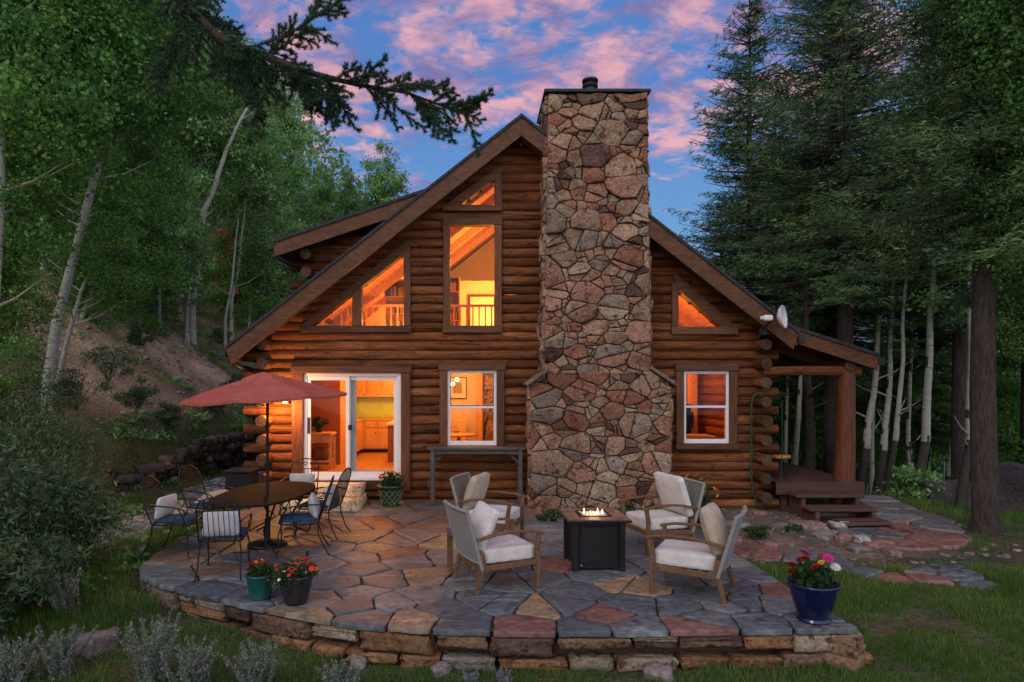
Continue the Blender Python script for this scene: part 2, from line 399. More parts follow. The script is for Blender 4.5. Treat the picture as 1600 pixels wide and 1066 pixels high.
def tints(rg, n, lo=.7, hi=1.25, hue=.08):
    b = rg.uniform(lo, hi, n)[:, None]; h = rg.normal(0, hue, n)[:, None]
    return np.concatenate([b * (1 + h), b, b * (1 - h)], axis=1).clip(.2, 2)

# ---------------------------------------------------------------- terrain
def sstep(a, b, x):
    t = max(0, min(1, (x - a) / (b - a))); return t * t * (3 - 2 * t)
def toe(Y):
    if Y >= 17: return -6.45
    if Y >= 13: return -6.45 - (17 - Y) * .32
    return -7.73 - (13 - Y) * .10
def ground_z(X, Y):
    g = -.30 - .07 * sstep(6.8, 5.9, Y) + .17 * sstep(6, 11.5, Y) + .12 * sstep(-2, -5, X) * sstep(4, 8, Y)
    if X > 5: 
        e = max(0, (Y - 13.6) + (X - 9) * .35) if X > 5.6 else max(0, (Y - 16))
        e = min(e, 45); g -= .30 * e * sstep(5, 8, X) + .10 * max(0, X - 9) * sstep(6, 12, Y)
    t = toe(Y) - X
    if t > 0:
        g += .12 + (.55 * sstep(12.5, 14, Y) * sstep(0, .25, t)) + .86 * min(t, 5.2) + .40 * max(0, min(t - 5.2, 30)) - .5 * sstep(14, 8, Y) * min(t, 3)
    if Y > 25 and X < 4: g += .35 * (Y - 25) * sstep(4, -3, X) * (1 if Y < 60 else 60 / Y) 
    if X < -7 or Y > 20:
        g += .35 * noise.noise(Vector((X * .35, Y * .35, 1.3))) * sstep(0, 2, t if Y < 22 else 2)
    if X < -6.5: g += .10 * noise.noise(Vector((X * 1.7, Y * 1.7, 2.2))) * sstep(0, .8, t) + .05 * noise.noise(Vector((X * 4.7, Y * 4.7, 2.2))) * sstep(0, .8, t)
    return g + .025 * noise.noise(Vector((X * 1.3, Y * 1.3, 0)))
def hit(px, py, y0=5.0, y1=70.0):
    """where the ray through a photo pixel meets the terrain"""
    Y = y0
    while Y < y1:
        p = at(px, py, Y)
        if p.z <= ground_z(p.x, p.y): return p
        Y += .05
    return at(px, py, y1)
def soil_amount(X, Y):
    """1 on the bare cut bank, 0 on grass"""
    t = toe(Y) - X
    a = sstep(.6, 1.6, t) * sstep(7.5, 5.2, t) * sstep(12.5, 15, Y) * (1 if Y < 34 else 0)
    a *= .55 + .9 * noise.noise(Vector((X * .55, Y * .55, 7))) + .35
    b = sstep(3.0, 3.6, X) * sstep(12.2, 9.8, abs(Y - 10.3) * 1.0 + 9.0) * .9 if (9.0 < Y < 12.3 and 3.0 < X < 7.0) else 0
    a *= sstep(22.5, 21, Y) * .75 + .25
    p = sstep(.9, .2, abs(X + 5.3)) * sstep(9, 12, Y) * .8
    return max(0, min(1, max(a, b, p)))
def build_ground():
    xs = np.concatenate([np.linspace(-120, -24, 14), np.linspace(-22, -4, 100), np.linspace(-3.7, 12, 60), np.linspace(13, 120, 24)])
    ys = np.concatenate([np.linspace(-30, 3.5, 8), np.linspace(4, 34, 140), np.linspace(35.5, 300, 40)])
    vs = []; cs = []
    for y in ys:
        for x in xs:
            vs.append((x, y, ground_z(x, y)))
            s = soil_amount(x, y); n = noise.noise(Vector((x * .8, y * .8, 4)))
            gr = Vector((.085 + .03 * n, .105 + .02 * n, .04)); so_ = Vector((.62, .44, .285)) * (1 + .35 * n)
            if s == 0 and n > .1: gr = gr.lerp(Vector((.13, .095, .055)), min(1, (n - .1) * 3))
            if x > 0: so_ = Vector((.22, .165, .135)) * (1 + .35 * n)
            cs.append(gr.lerp(so_, s))
    nx = len(xs); fs = [(j * nx + i, j * nx + i + 1, (j + 1) * nx + i + 1, (j + 1) * nx + i) for j in range(len(ys) - 1) for i in range(nx - 1)]
    me = bpy.data.meshes.new('ground'); me.from_pydata(vs, [], fs); me.materials.append(MATS['soil'])
    a = me.attributes.new('tint', 'FLOAT_COLOR', 'POINT'); a.data.foreach_set('color', [q for c in cs for q in (*c, 1)])
    me.polygons.foreach_set('use_smooth', [True] * len(fs)); me.update()
    o = bpy.data.objects.new('ground', me); COL.objects.link(o); tag(o, kind='structure')
build_ground()

# ---------------------------------------------------------------- polygons of stones
def clip(poly, nx, ny, d):       # keep points with nx*x+ny*y <= d
    out = []; m = len(poly)
    for i in range(m):
        a = poly[i]; b = poly[(i + 1) % m]; da = nx * a[0] + ny * a[1] - d; db = nx * b[0] + ny * b[1] - d
        if da <= 0: out.append(a)
        if (da < 0 < db) or (db < 0 < da):
            t = da / (da - db); out.append((a[0] + (b[0] - a[0]) * t, a[1] + (b[1] - a[1]) * t))
    return out
def cells(outline, seeds, gap, weights=None, sy=1.0):
    """power diagram of the seeds inside outline, joints of width gap; sy stretches distance along y"""
    res = []
    O = [(x, y * sy) for x, y in outline]; S = [(x, y * sy) for x, y in seeds]
    for i, (ax, ay) in enumerate(S):
        p = O
        for j, (bx, by) in enumerate(S):
            if i == j: continue
            dx, dy = bx - ax, by - ay; l = math.hypot(dx, dy)
            if l < 1e-6 or l > 9: continue
            w = 0 if weights is None else (weights[i] - weights[j])
            m = (l * l + w) / (2 * l); nx, ny = dx / l, dy / l
            p = clip(p, nx, ny, nx * ax + ny * ay + m - gap / 2)
            if len(p) < 3: break
        res.append([(x, y / sy) for x, y in p] if len(p) >= 3 else None)
    return res
def roughen(poly, step, amp, seed, cut=.0):
    out = []; n = len(poly)
    # cut corners a little first
    q = []
    for i in range(n):
        a, b, c = poly[i - 1], poly[i], poly[(i + 1) % n]
        la = math.dist(a, b); lc = math.dist(b, c)
        if cut > 0 and la > cut * 2.2 and lc > cut * 2.2:
            q.append((b[0] + (a[0] - b[0]) * cut / la, b[1] + (a[1] - b[1]) * cut / la)); q.append((b[0] + (c[0] - b[0]) * cut / lc, b[1] + (c[1] - b[1]) * cut / lc))
        else: q.append(b)
    n = len(q)
    cx = sum(p[0] for p in q) / n; cy = sum(p[1] for p in q) / n
    for i in range(n):
        a, b = q[i], q[(i + 1) % n]; l = math.dist(a, b); k = max(1, int(l / step))
        for t in range(k):
            x = a[0] + (b[0] - a[0]) * t / k; y = a[1] + (b[1] - a[1]) * t / k
            f = noise.noise(Vector((x / step * .45, y / step * .45, seed * 1.7))) * amp
            d = math.hypot(x - cx, y - cy) + 1e-6; out.append((x + (x - cx) / d * f, y + (y - cy) / d * f))
    return out
def area(p): return abs(sum(p[i][0] * p[(i + 1) % len(p)][1] - p[(i + 1) % len(p)][0] * p[i][1] for i in range(len(p)))) / 2
def stone_from(mb, poly, rings, to3, seed=0, lump=0.0):
    """rings: list of (inset metres, height); closes with a fan over the middle"""
    n = len(poly); cx = sum(p[0] for p in poly) / n; cy = sum(p[1] for p in poly) / n
    vs = []
    rr = min(math.hypot(x - cx, y - cy) for x, y in poly)
    for ins, h in rings:
        for x, y in poly:
            d = math.hypot(x - cx, y - cy) + 1e-6; k = max(.05, 1 - min(ins, rr * .95) / d * 1.0) if ins >= 0 else max(.05, 1 + ins)
            X = cx + (x - cx) * k; Y = cy + (y - cy) * k
            vs.append(to3(X, Y, h + (lump * noise.noise(Vector((X * 3.3, Y * 3.3, seed))) if h > 0 else 0)))
    h = rings[-1][1]; vs.append(to3(cx, cy, h + lump * noise.noise(Vector((cx * 3.3, cy * 3.3, seed)))))
    m = len(rings)
    fs = [(r * n + i, r * n + (i + 1) % n, (r + 1) * n + (i + 1) % n, (r + 1) * n + i) for r in range(m - 1) for i in range(n)]
    fs += [((m - 1) * n + i, (m - 1) * n + (i + 1) % n, m * n) for i in range(n)]
    a = sum(poly[i][0] * poly[(i + 1) % n][1] - poly[(i + 1) % n][0] * poly[i][1] for i in range(n))
    if a < 0: fs = [tuple(reversed(f)) for f in fs]
    mb.add(vs, fs, True)
# ================================================================ the cabin
rnd = random.Random(4)
WY = 12.35                      # face of the gable wall
AX, AZ, SLP = .86, 7.24, .783   # ridge and slope of the main roof (top surface)
def rooftop(X): return AZ - SLP * abs(X - AX)
CX0, CX1 = -4.0, 5.47           # axes of the side walls
cabin = empty('log_cabin', (0, 0, 0), 0, 'log cabin with a tall stone chimney, steep gable roof and glowing orange windows', 'cabin')
STRAP = []
def wpx(px): return (px - VX) / 81.0
def wz(py): return CAMZ - (py - VY) / 81.0
# openings as polygons in x,z (cut lines run under the middle of the trim)
def rect(x0, x1, z0, z1): return [(x0, z0), (x1, z0), (x1, z1), (x0, z1)]
OP = {
 'door': rect(-3.42, -1.30, .36, 2.56),
 'w1': rect(-.61, .49, .99, 2.60), 'w2': rect(3.94, 4.97, 1.02, 2.59),
 'tall': rect(-.55, .46, 3.31, 5.40),
 'top': [(-.42, 5.62), (.46, 5.62), (.46, 6.32)],
 'lowleft': [(-3.30, 3.31), (-1.28, 3.31), (-1.28, 4.90)],
 'right': [(3.88, 3.26), (4.90, 3.26), (3.88, 4.14)],
}
def span_at(poly, z):
    xs = []
    for i in range(len(poly)):
        a, b = poly[i], poly[(i + 1) % len(poly)]
        if (a[1] - z) * (b[1] - z) < 0: xs.append(a[0] + (b[0] - a[0]) * (z - a[1]) / (b[1] - a[1]))
    return (min(xs), max(xs)) if len(xs) >= 2 else None
def logtint():
    b = rnd.uniform(.62, 1.25); w = rnd.uniform(-.06, .06); return (b * (1 + w), b, b * (1 - w))
def log_x(mb, x0, x1, y, z, r, seed, capm=1):
    n = max(2, int((x1 - x0) / .22)); mb.col = logtint()
    pts = [(x0 + (x1 - x0) * i / n, y + .006 * noise.noise(Vector((i * .7, seed, 3))), z + .010 * noise.noise(Vector((i * .35, seed * 2.3, 0)))) for i in range(n + 1)]
    rad = [r * (1 + .10 * noise.noise(Vector((i * .38, seed * 1.3, 9)))) for i in range(n + 1)]
    mb.tube(pts, rad, 14, True, capm, .10, seed)
gw = MB(); PITCH = .18; Z0 = -.24
for k in range(40):
    z = Z0 + PITCH * k
    half = (AZ - .30 - z) / SLP + .10
    if half < .12: break
    x0 = max(AX - half, CX0 - (.47 if k % 2 and AX - half < CX0 - .47 else 0.0) if z < 2.95 else CX0 + .0)
    x1 = min(AX + half, CX1 + (.40 if k % 2 and z < 3.1 else 0.0))
    segs = [(x0, x1)]
    for p in OP.values():
        s = span_at(p, z)
        if not s: continue
        ns = []
        for a, b in segs:
            if s[1] <= a or s[0] >= b: ns.append((a, b)); continue
            if s[0] - a > .03: ns.append((a, s[0]))
            if b - s[1] > .03: ns.append((s[1], b))
        segs = ns
    for a, b in segs:
        # a long course is butted from two logs now and then
        if b - a > 5 and k % 3 != 1:
            m = a + (b - a) * rnd.uniform(.3, .7); log_x(gw, a, m - .004, WY + .095, z, .097, k + .3); log_x(gw, m + .004, b, WY + .095, z, .097, k + .8)
        else: log_x(gw, a, b, WY + .095, z, .097 * rnd.uniform(.95, 1.06), k + len(segs) * .1 + a)
gw.mi = 1; gw.col = (.3, .3, .3); gw.prism([(AX - .75, 6.30), (AX + .75, 6.30), (AX, 6.93)], WY + .10, WY + .16)
gw.build('gable_wall', ['log_x', 'logend'], cabin)
# dark board above is added behind the apex logs to block leaking loft light
def side_wall(X, zmax, Y1=20.4):
    m = MB()
    for k in range(40):
        z = Z0 + PITCH * k
        if z > zmax: break
        m.col = logtint(); y0 = WY - .37 + rnd.uniform(-.04, .04) if k % 2 == 0 else WY + .10
        r = .104 if k % 2 == 0 else .097
        pts = [(X + .01 * noise.noise(Vector((i * .5, k, 2))), y0 + (Y1 - y0) * i / 16, z) for i in range(17)]
        if k % 2 == 0: pts[1] = (X, WY + .12, z)
        m.tube(pts, [r * rnd.uniform(.97, 1.05) for _ in pts], 12, True, 1, .06, k + X)
    return m.build('side_wall', ['log_y', 'logend'], cabin)
side_wall(CX0, 3.10); side_wall(CX1, 3.3)
rw = MB(); rw.box(CX0, CX1, 20.4, 20.6, -.3, 3.3); rw.prism([(CX0, 3.3), (CX1, 3.3), (AX, 6.9)], 20.4, 20.6); rw.build('rear_wall', 'log_x', cabin)
# main roof: two slabs with their barge boards
RY0 = 11.80
for xa, xb in ((-4.60, AX), (5.97, AX)):
    lo, hi = min(xa, xb), max(xa, xb)
    m = MB(); zt0, zt1 = rooftop(lo), rooftop(hi)
    m.mi = 0; m.prism([(lo, zt0 - .06), (hi, zt1 - .06), (hi, zt1), (lo, zt0)], RY0 - .03, 20.9)
    m.mi = 1; m.prism([(lo + .02, rooftop(lo + .02) - .28), (hi - .002, rooftop(hi - .002) - .28), (hi - .002, rooftop(hi - .002) - .063), (lo + .02, rooftop(lo + .02) - .063)], RY0 + .05, 20.85)
    m.build('main_roof', ['shingle', 'soffit'], cabin)
    b = MB(); 
    a_, c_ = (xa, AX) 
    pl = [(xa, rooftop(xa) - .065), (AX + (-.002 if xa < AX else .002), AZ - .065), (AX + (-.002 if xa < AX else .002), AZ - .40), (xa + (.10 if xa < AX else -.10), rooftop(xa + (.10 if xa < AX else -.10)) - .42)]
    if xa > AX: pl = pl[::-1]
    b.prism(pl, RY0, RY0 + .047); b.build('barge_board', 'barge', cabin)
    e = MB(); xe = xa; e.box(min(xe - .10, xe + .0) if xa < AX else xe, (xe if xa < AX else xe + .10), RY0 - .01, 20.8, rooftop(xe) - .20, rooftop(xe) - .07)
    e.build('gutter', 'green_metal', cabin)
ds = MB(); ds.tube([(-4.58, 11.86, 2.82), (-4.52, 11.86, 2.66), (-4.40, 11.95, 2.58), (-4.32, 12.3, 2.55), (-4.30, 12.55, 2.45), (-4.30, 12.6, .1)], .04, 8); ds.build('downspout', 'black_metal', cabin)
# shed dormer on the left slope
DY = 12.85
def dtop(X): return 5.03 + .335 * (X + 3.87)
XM = (AZ - SLP * AX - 5.03 - .335 * 3.87) / (.335 - SLP)     # where the two roofs meet
dm = MB(); dm.mi = 0; dm.prism([(-3.87, dtop(-3.87) - .06), (XM, dtop(XM) - .06), (XM, dtop(XM)), (-3.87, dtop(-3.87))], 12.27, 20)
dm.mi = 1; dm.prism([(-3.85, dtop(-3.85) - .26), (XM, dtop(XM) - .26), (XM, dtop(XM) - .063), (-3.85, dtop(-3.85) - .063)], 12.35, 19.95)
dm.build('dormer_roof', ['shingle', 'soffit'], cabin)
b = MB(); b.prism([(-3.87, dtop(-3.87) - .33), (XM, dtop(XM) - .33), (XM, dtop(XM) - .065), (-3.87, dtop(-3.87) - .065)], 12.30, 12.347); b.build('barge_board', 'barge', cabin)
b = MB(); b.box(-3.97, -3.873, 12.28, 19.9, dtop(-3.87) - .18, dtop(-3.87) - .06); b.build('gutter', 'green_metal', cabin)
ds = MB(); ds.tube([(-3.90, 12.34, 4.87), (-3.80, 12.36, 4.70), (-3.62, 12.5, 4.60), (-3.46, 12.75, 4.55)], .04, 8); ds.build('downspout', 'black_metal', cabin)
dw = MB()
for k in range(9):
    z = 3.72 + PITCH * k
    xr = AX - (AZ - z) / SLP + .25; xl = -3.30
    if z > dtop(xl) - .2:
        xl = (z + .22 - 5.03) / .335 - 3.87
    xr = min(xr, -1.2)
    if k % 2: xl2 = xl - .42 if z < dtop(-3.3) - .25 else xl
    else: xl2 = xl
    log_x(dw, xl2, xr, DY + .09, z, .097, 60 + k)
    if k % 2 == 0 and z < dtop(-3.3) - .12:
        dw.col = logtint(); dw.mi = 0
        dw.tube([(xl, DY - .38, z), (xl, DY, z), (xl, DY + 1, z), (xl, 19.9, z)], [.105, .10, .10, .10], 12, True, 1, .05, k)
dw.build('dormer_wall', ['log_x', 'logend'], cabin)

# trims and windows
def trimbox(m, x0, x1, z0, z1, d=.06, ch=.008): m.box(x0, x1, WY - d, WY + .16, z0, z1, ch)
def sash(parent, x0, x1, z0, z1, f=.05, y=WY + .0, mid=None):
    m = MB(); m.box(x0, x0 + f, y, y + .08, z0, z1, .005); m.box(x1 - f, x1, y, y + .08, z0, z1, .005)
    m.box(x0 + f, x1 - f, y + .002, y + .078, z1 - f, z1, .005); m.box(x0 + f, x1 - f, y + .002, y + .078, z0, z0 + f * 1.5, .005)
    if mid: m.box(x0 + f, x1 - f, y + .004, y + .06, mid - .022, mid + .022, .004)
    m.build('sash', 'paint', parent)
    if mid:
        g = MB(); g.box(x0 + f, x1 - f, y + .03, y + .034, z0 + f * 1.5, mid - .022); g.build('pane', 'glass', parent)
        g = MB(); g.box(x0 + f, x1 - f, y + .045, y + .049, mid + .022, z1 - f); g.build('pane', 'glass', parent)
        s = MB(); s.box(x0 + f, x0 + f + .012, y + .025, y + .04, mid + .022, z1 - f); s.box(x1 - f - .012, x1 - f, y + .025, y + .04, mid + .022, z1 - f)
        s.box(x0 + f + .012, x1 - f - .012, y + .025, y + .04, mid + .022, mid + .036); s.build('screen_edge', 'black_metal', parent)
def hung_window(x0, x1, z0, z1, mid):
    m = MB(); t = .15
    for a, b_ in ((x0 - t, x0), (x1, x1 + t)): m.col = logtint(); m.mi = 1; trimbox(m, a, b_, z0 - .02, z1 + .0)
    m.mi = 0; m.col = logtint(); m.box(x0 - t - .02, x1 + t + .02, WY - .075, WY + .15, z1, z1 + .14, .008)
    m.col = logtint(); m.box(x0 - t - .02, x1 + t + .02, WY - .09, WY + .15, z0 - .13, z0 - .02, .008)
    w = m.build('window', ['trim_x', 'trim_z'], cabin)
    sash(w, x0, x1, z0 - .018, z1, .055, WY - .01, mid)
hung_window(-.53, .42, 1.09, 2.52, 1.81)
hung_window(4.02, 4.90, 1.13, 2.51, 1.82)
# tall fixed window
m = MB(); m.mi = 1
m.col = logtint(); trimbox(m, -.61, -.48, 3.27, 5.32); m.col = logtint(); trimbox(m, .38, .52, 3.27, 5.32)
m.mi = 0; m.col = logtint(); m.box(-.62, .53, WY - .07, WY + .15, 5.32, 5.46, .008); m.col = logtint(); m.box(-.62, .53, WY - .08, WY + .15, 3.24, 3.38, .008)
w = m.build('window', ['trim_x', 'trim_z'], cabin); g = MB(); g.box(-.48, .38, WY + .05, WY + .056, 3.38, 5.32); g.build('pane', 'glass', w)
# triangular windows: sloped head, post, sill
def tri_window(glass, posts, head, sill, panes):
    m = MB(); m.mi = 1
    for (x0, x1, z0, z1) in posts: m.col = logtint(); trimbox(m, x0, x1, z0, z1, .05)
    m.mi = 0
    for pl in head: m.col = logtint(); m.prism(pl, WY - .065, WY + .14)
    for (x0, x1, z0, z1) in sill: m.col = logtint(); m.box(x0, x1, WY - .07, WY + .15, z0, z1, .008)
    w = m.build('window', ['trim_x', 'trim_z'], cabin)
    for p in panes: g = MB(); g.prism(p, WY + .05, WY + .056); g.build('pane', 'glass', w)
tri_window(None, [(.38, .52, 5.70, 6.31)], [[(-.60, 5.68), (-.28, 5.70), (.38, 6.20), (.52, 6.31), (.52, 6.42), (.47, 6.44)]],
           [(-.62, .53, 5.585, 5.698)], [[(-.28, 5.70), (.38, 5.70), (.38, 6.20)]])
tri_window(None, [(-1.37, -1.24, 3.38, 4.93), (-2.36, -2.18, 3.38, 4.15)],
           [[(-3.36, 3.36), (-3.15, 3.36), (-1.37, 4.76), (-1.24, 4.88), (-1.22, 5.05), (-1.30, 5.01)]],
           [(-3.36, -1.22, 3.25, 3.378)], [[(-3.15, 3.38), (-2.36, 3.38), (-2.36, 4.0)], [(-2.18, 3.38), (-1.37, 3.38), (-1.37, 4.76), (-2.18, 4.12)]])
tri_window(None, [(3.79, 3.92, 3.36, 4.22)],
           [[(3.80, 4.32), (3.92, 4.06), (4.72, 3.36), (5.04, 3.34), (3.86, 4.38)]],
           [(3.78, 5.06, 3.21, 3.358)], [[(3.92, 3.36), (4.72, 3.36), (3.92, 4.06)]])
# sliding door
m = MB(); m.mi = 1
m.col = (1.15, 1.0, .9); trimbox(m, -3.52, -3.30, .20, 2.47, .07); m.col = (1.1, 1, .9); trimbox(m, -1.42, -1.24, .20, 2.47, .07)
m.mi = 0; m.col = (.6, .6, .6); m.box(-3.30, -1.42, WY - .03, WY + .15, .22, .399, .008); m.col = logtint(); m.box(-3.54, -1.22, WY - .085, WY + .15, 2.47, 2.60, .01)
door = m.build('sliding_door', ['trim_x', 'trim_z'], cabin)
m = MB(); y = WY - .02
m.box(-3.30, -3.24, y, y + .12, .40, 2.47, .004); m.box(-1.50, -1.42, y, y + .12, .40, 2.47, .004); m.box(-3.24, -1.50, y + .002, y + .118, 2.41, 2.47, .004); m.box(-3.24, -1.50, y + .002, y + .118, .40, .455, .004)
m.build('frame', 'paint', door)
for x0, x1, yy, c in ((-3.24, -2.42, y + .02, 1), (-2.48, -1.50, y + .065, 1)):
    m = MB(); f = .07
    m.box(x0, x0 + f, yy, yy + .04, .456, 2.409, .004); m.box(x1 - f, x1, yy, yy + .04, .456, 2.409, .004)
    m.box(x0 + f, x1 - f, yy + .001, yy + .039, 2.33, 2.408, .004); m.box(x0 + f, x1 - f, yy + .001, yy + .039, .457, .56, .004)
    m.build('door_leaf', 'paint', door)
    g = MB(); g.box(x0 + f, x1 - f, yy + .018, yy + .022, .56, 2.33); g.build('pane', 'glass', door)
h = MB(); h.box(-3.215, -3.185, y - .03, y + .02, 1.30, 1.62, .01); h.build('handle', 'black_metal', door)
h = MB(); h.box(-2.44, -2.37, y - .01, y + .02, 1.37, 1.47, .008); h.build('latch', 'black_metal', door)
# a sliding screen behind the right leaf, dark mesh border
s = MB(); s.col = (.55, .55, .56); s.box(-2.41, -2.30, y + .106, y + .112, .52, 2.38); s.box(-2.30, -1.58, y + .106, y + .112, .50, .58); s.build('screen_edge', 'paint', door)

# ---- chimney
CY = 11.75
ch_body = MB(); ch_body.col = (1, 1, 1)
xl0, xl1, xr0, xr1 = 1.26, 1.33, 3.24, 3.15      # lower/upper edges of the stack
ch_body.prism([(1.03, -.4), (3.60, -.4), (3.60, 2.28), (3.26, 2.52), (3.14, 7.60), (1.35, 7.60), (1.28, 2.52), (1.03, 2.28)], CY + .05, 13.1)
def stone_col():
    t = rnd.random()
    if t < .32: c = (.325, .22, .155)
    elif t < .52: c = (.31, .175, .125)
    elif t < .68: c = (.25, .20, .165)
    elif t < .79: c = (.26, .125, .085)
    elif t < .88: c = (.12, .072, .062)
    else: c = (.36, .275, .20)
    b = rnd.uniform(.8, 1.2); return tuple(v * b for v in c)
def tilted(to3, poly, rg, s_):
    cx = sum(p[0] for p in poly) / len(poly); cy = sum(p[1] for p in poly) / len(poly); ax, ay = rg.gauss(0, .10), rg.gauss(0, .12)
    m = .022
    return lambda x, z, h: to3(x, z, h + (max(-m, min(m, (x - cx) * ax + (z - cy) * ay)) if h > 0 else 0))
def rubble(mb, outline, to3, n, seed, big=.055, sy=1.35, gap=.017, dep=.075):
    rg = random.Random(seed); x0 = min(p[0] for p in outline); x1 = max(p[0] for p in outline); z0 = min(p[1] for p in outline); z1 = max(p[1] for p in outline)
    S = []; W = []; tries = 0
    while len(S) < n and tries < 20000:
        tries += 1
        p = (rg.uniform(x0, x1), rg.uniform(z0, z1)); w = (.085 if rg.random() < .17 else .03 if rg.random() < .35 else 0) * big / .055
        r = .078 + math.sqrt(w) * .80
        if all(math.hypot(p[0] - q[0], (p[1] - q[1]) * sy) > (r + .078 + math.sqrt(v) * .80) * .62 * math.sqrt(big / .055) * (1.0 - min(.45, tries / 30000)) for q, v in zip(S, W)): S.append(p); W.append(w)
    CC = []
    for c in cells(outline, S, gap, W, sy):
        if not c: continue
        todo = [c]
        if area(c) > .012 and rg.random() < .34:
            a = rg.choice([1.57, 1.57, 1.2, 1.95, .3, 2.7]) + rg.uniform(-.25, .25); nx, ny = math.cos(a), math.sin(a)
            cx = sum(p[0] for p in c) / len(c); cy = sum(p[1] for p in c) / len(c); d = nx * cx + ny * cy + rg.uniform(-.35, .35) * math.sqrt(area(c)) * .6
            todo = [clip(c, nx, ny, d - gap / 2), clip(c, -nx, -ny, -d - gap / 2)]
        CC += [q for q in todo if len(q) >= 3]
    for i, c in enumerate(CC):
        if area(c) < .0012: continue
        poly = roughen(c, .045, .013, i + seed, min(.012, math.sqrt(area(c)) * .05))
        mb.col = stone_col(); s_ = math.sqrt(area(c)); d = dep * rg.uniform(.65, 1.25) * min(1.2, .5 + s_ * 1.5)
        stone_from(mb, poly, [(0, -.03), (.001, d * .70), (.006, d * .92), (.018, d), (.1 * s_ + .04, d * 1.02)], tilted(to3, poly, rg, s_), i, .05)
st = MB(); st.mi = 1
front = lambda x, z, h: (x, CY + .05 - h, z)
rubble(st, [(1.28, 2.45), (3.24, 2.45), (3.15, 7.58), (1.35, 7.58)], front, 165, 3)
rubble(st, [(1.03, -.25), (3.60, -.25), (3.60, 2.28), (3.24, 2.48), (1.28, 2.48), (1.03, 2.28)], front, 92, 8)
lft = lambda y, z, h: (1.335 - (7.6 - z) * .012 - h * .8, y, z)
rubble(st, [(CY + .05, 2.5), (CY + .05, 7.58), (13.1, 7.58), (13.1, 2.5)], lft, 120, 11)
lf2 = lambda y, z, h: (1.03 - h * .6, y, z)
rubble(st, [(CY + .05, -.25), (CY + .05, 2.26), (WY + .1, 2.26), (WY + .1, -.25)], lf2, 22, 12)
rt = lambda y, z, h: (3.15 + (7.6 - z) * .018 + h * .8, y, z)
rubble(st, [(CY + .05, 2.5), (13.1, 2.5), (13.1, 7.58), (CY + .05, 7.58)], rt, 120, 13)
rt2 = lambda y, z, h: (3.60 + h * .6, y, z)
rubble(st, [(CY + .05, -.25), (WY + .1, -.25), (WY + .1, 2.26), (CY + .05, 2.26)], rt2, 22, 14)
ch_body.v, n0 = ch_body.v, 0
b0 = len(ch_body.v); ch_body.v += st.v; ch_body.f += [tuple(i + b0 for i in f) for f in st.f]; ch_body.c += st.c; ch_body.m += st.m; ch_body.sm += st.sm
chim = ch_body.build('chimney', ['mortar', 'stone'], cabin)
cap = MB(); cap.box(1.27, 3.22, CY - .06, 13.16, 7.60, 7.66, .01); cap.build('cap', 'green_metal', chim)
for a_, b_ in (((.93, CY + .25, 2.24), (1.36, CY + .25, 2.54)), ((3.70, CY + .25, 2.24), (3.20, CY + .25, 2.56))): sh = MB(); sh.col = (.24, .17, .14); sh.beam(a_, b_, .72, .06, .012); sh.build('shoulder_slab', 'stone', chim)
fl = MB(); c = (2.24, 12.45, 7.66); fl.mi = 1; fl.lathe([(.115, 0), (.115, .36)], c, 20); fl.mi = 0; c = (2.24, 12.45, 7.82)
fl.lathe([(.15, .19), (.15, .25), (.135, .25)], c, 20); fl.lathe([(.12, .25), (.12, .30)], c, 20); fl.lathe([(.155, .30), (.155, .345), (.05, .375), (0, .38)], c, 20)
fl.build('flue', ['black_metal', 'steel'], chim)

# ---- porch on the right
def ptop(X): return 2.83 + .325 * (7.50 - X)
m = MB(); m.mi = 0; m.prism([(5.20, ptop(5.20) - .06), (7.52, ptop(7.52) - .06), (7.52, ptop(7.52)), (5.20, ptop(5.20))], 11.87, 20.5)
m.mi = 1; m.prism([(5.20, ptop(5.20) - .17), (7.49, ptop(7.49) - .17), (7.49, ptop(7.49) - .063), (5.20, ptop(5.20) - .063)], 11.95, 20.4); m.build('porch_roof', ['shingle', 'soffit'], cabin)
b = MB(); b.prism([(5.35, ptop(5.35) - .31), (7.50, ptop(7.50) - .31), (7.50, ptop(7.50) - .064), (5.35, ptop(5.35) - .064)], 11.90, 11.947); b.build('barge_board', 'barge', cabin)
b = MB(); b.box(7.50, 7.62, 11.88, 20.4, ptop(7.5) - .22, ptop(7.5) - .08); b.build('gutter', 'green_metal', cabin)
for yy in (13.2, 14.6, 16.0, 17.4, 18.8): b = MB(); b.beam((5.3, yy, ptop(5.3) - .25), (7.45, yy, ptop(7.45) - .25), .09, .15); b.build('rafter', 'soffit', cabin)
b = MB(); b.mi = 0; b.tube([(5.45, 12.12, 2.50), (6.2, 12.12, 2.51), (7.02, 12.12, 2.50), (7.28, 12.12, 2.50)], [.085, .09, .10, .10], 12, True, 1, .05, 3); b.build('porch_beam', ['log_x', 'logend'], cabin)
b = MB(); b.mi = 0; b.tube([(7.05, 12.0, 2.60), (7.05, 20.2, 2.60)], .10, 12, True, 1, .05, 3); b.build('porch_beam', ['log_y', 'logend'], cabin)
for yy in (12.15, 16.2, 20.0):
    b = MB(); b.col = (1.0, .82, .75)
    b.tube([(6.98, yy, -.15), (6.97, yy, .0), (7.0, yy, .5), (7.03, yy, 1.2), (7.04, yy, 1.9), (7.05, yy, 2.46)], [.23, .215, .18, .165, .16, .155], 14, True, None, .10, yy); b.build('porch_post', 'trim_z', cabin)
deck = MB(); 
for i in range(16):
    x = 5.66 + i * .0985; y0 = 11.92
    bt = rnd.uniform(.75, 1.2); deck.col = (bt, bt, bt); deck.box(x, x + .09, y0, 20.2, .395, .43, .004)
deck.col = (.85, .8, .8); deck.mi = 1; deck.box(5.60, 7.24, 11.885, 11.918, .20, .428, .004); deck.box(7.22, 7.26, 11.92, 20.2, .20, .428, .004)
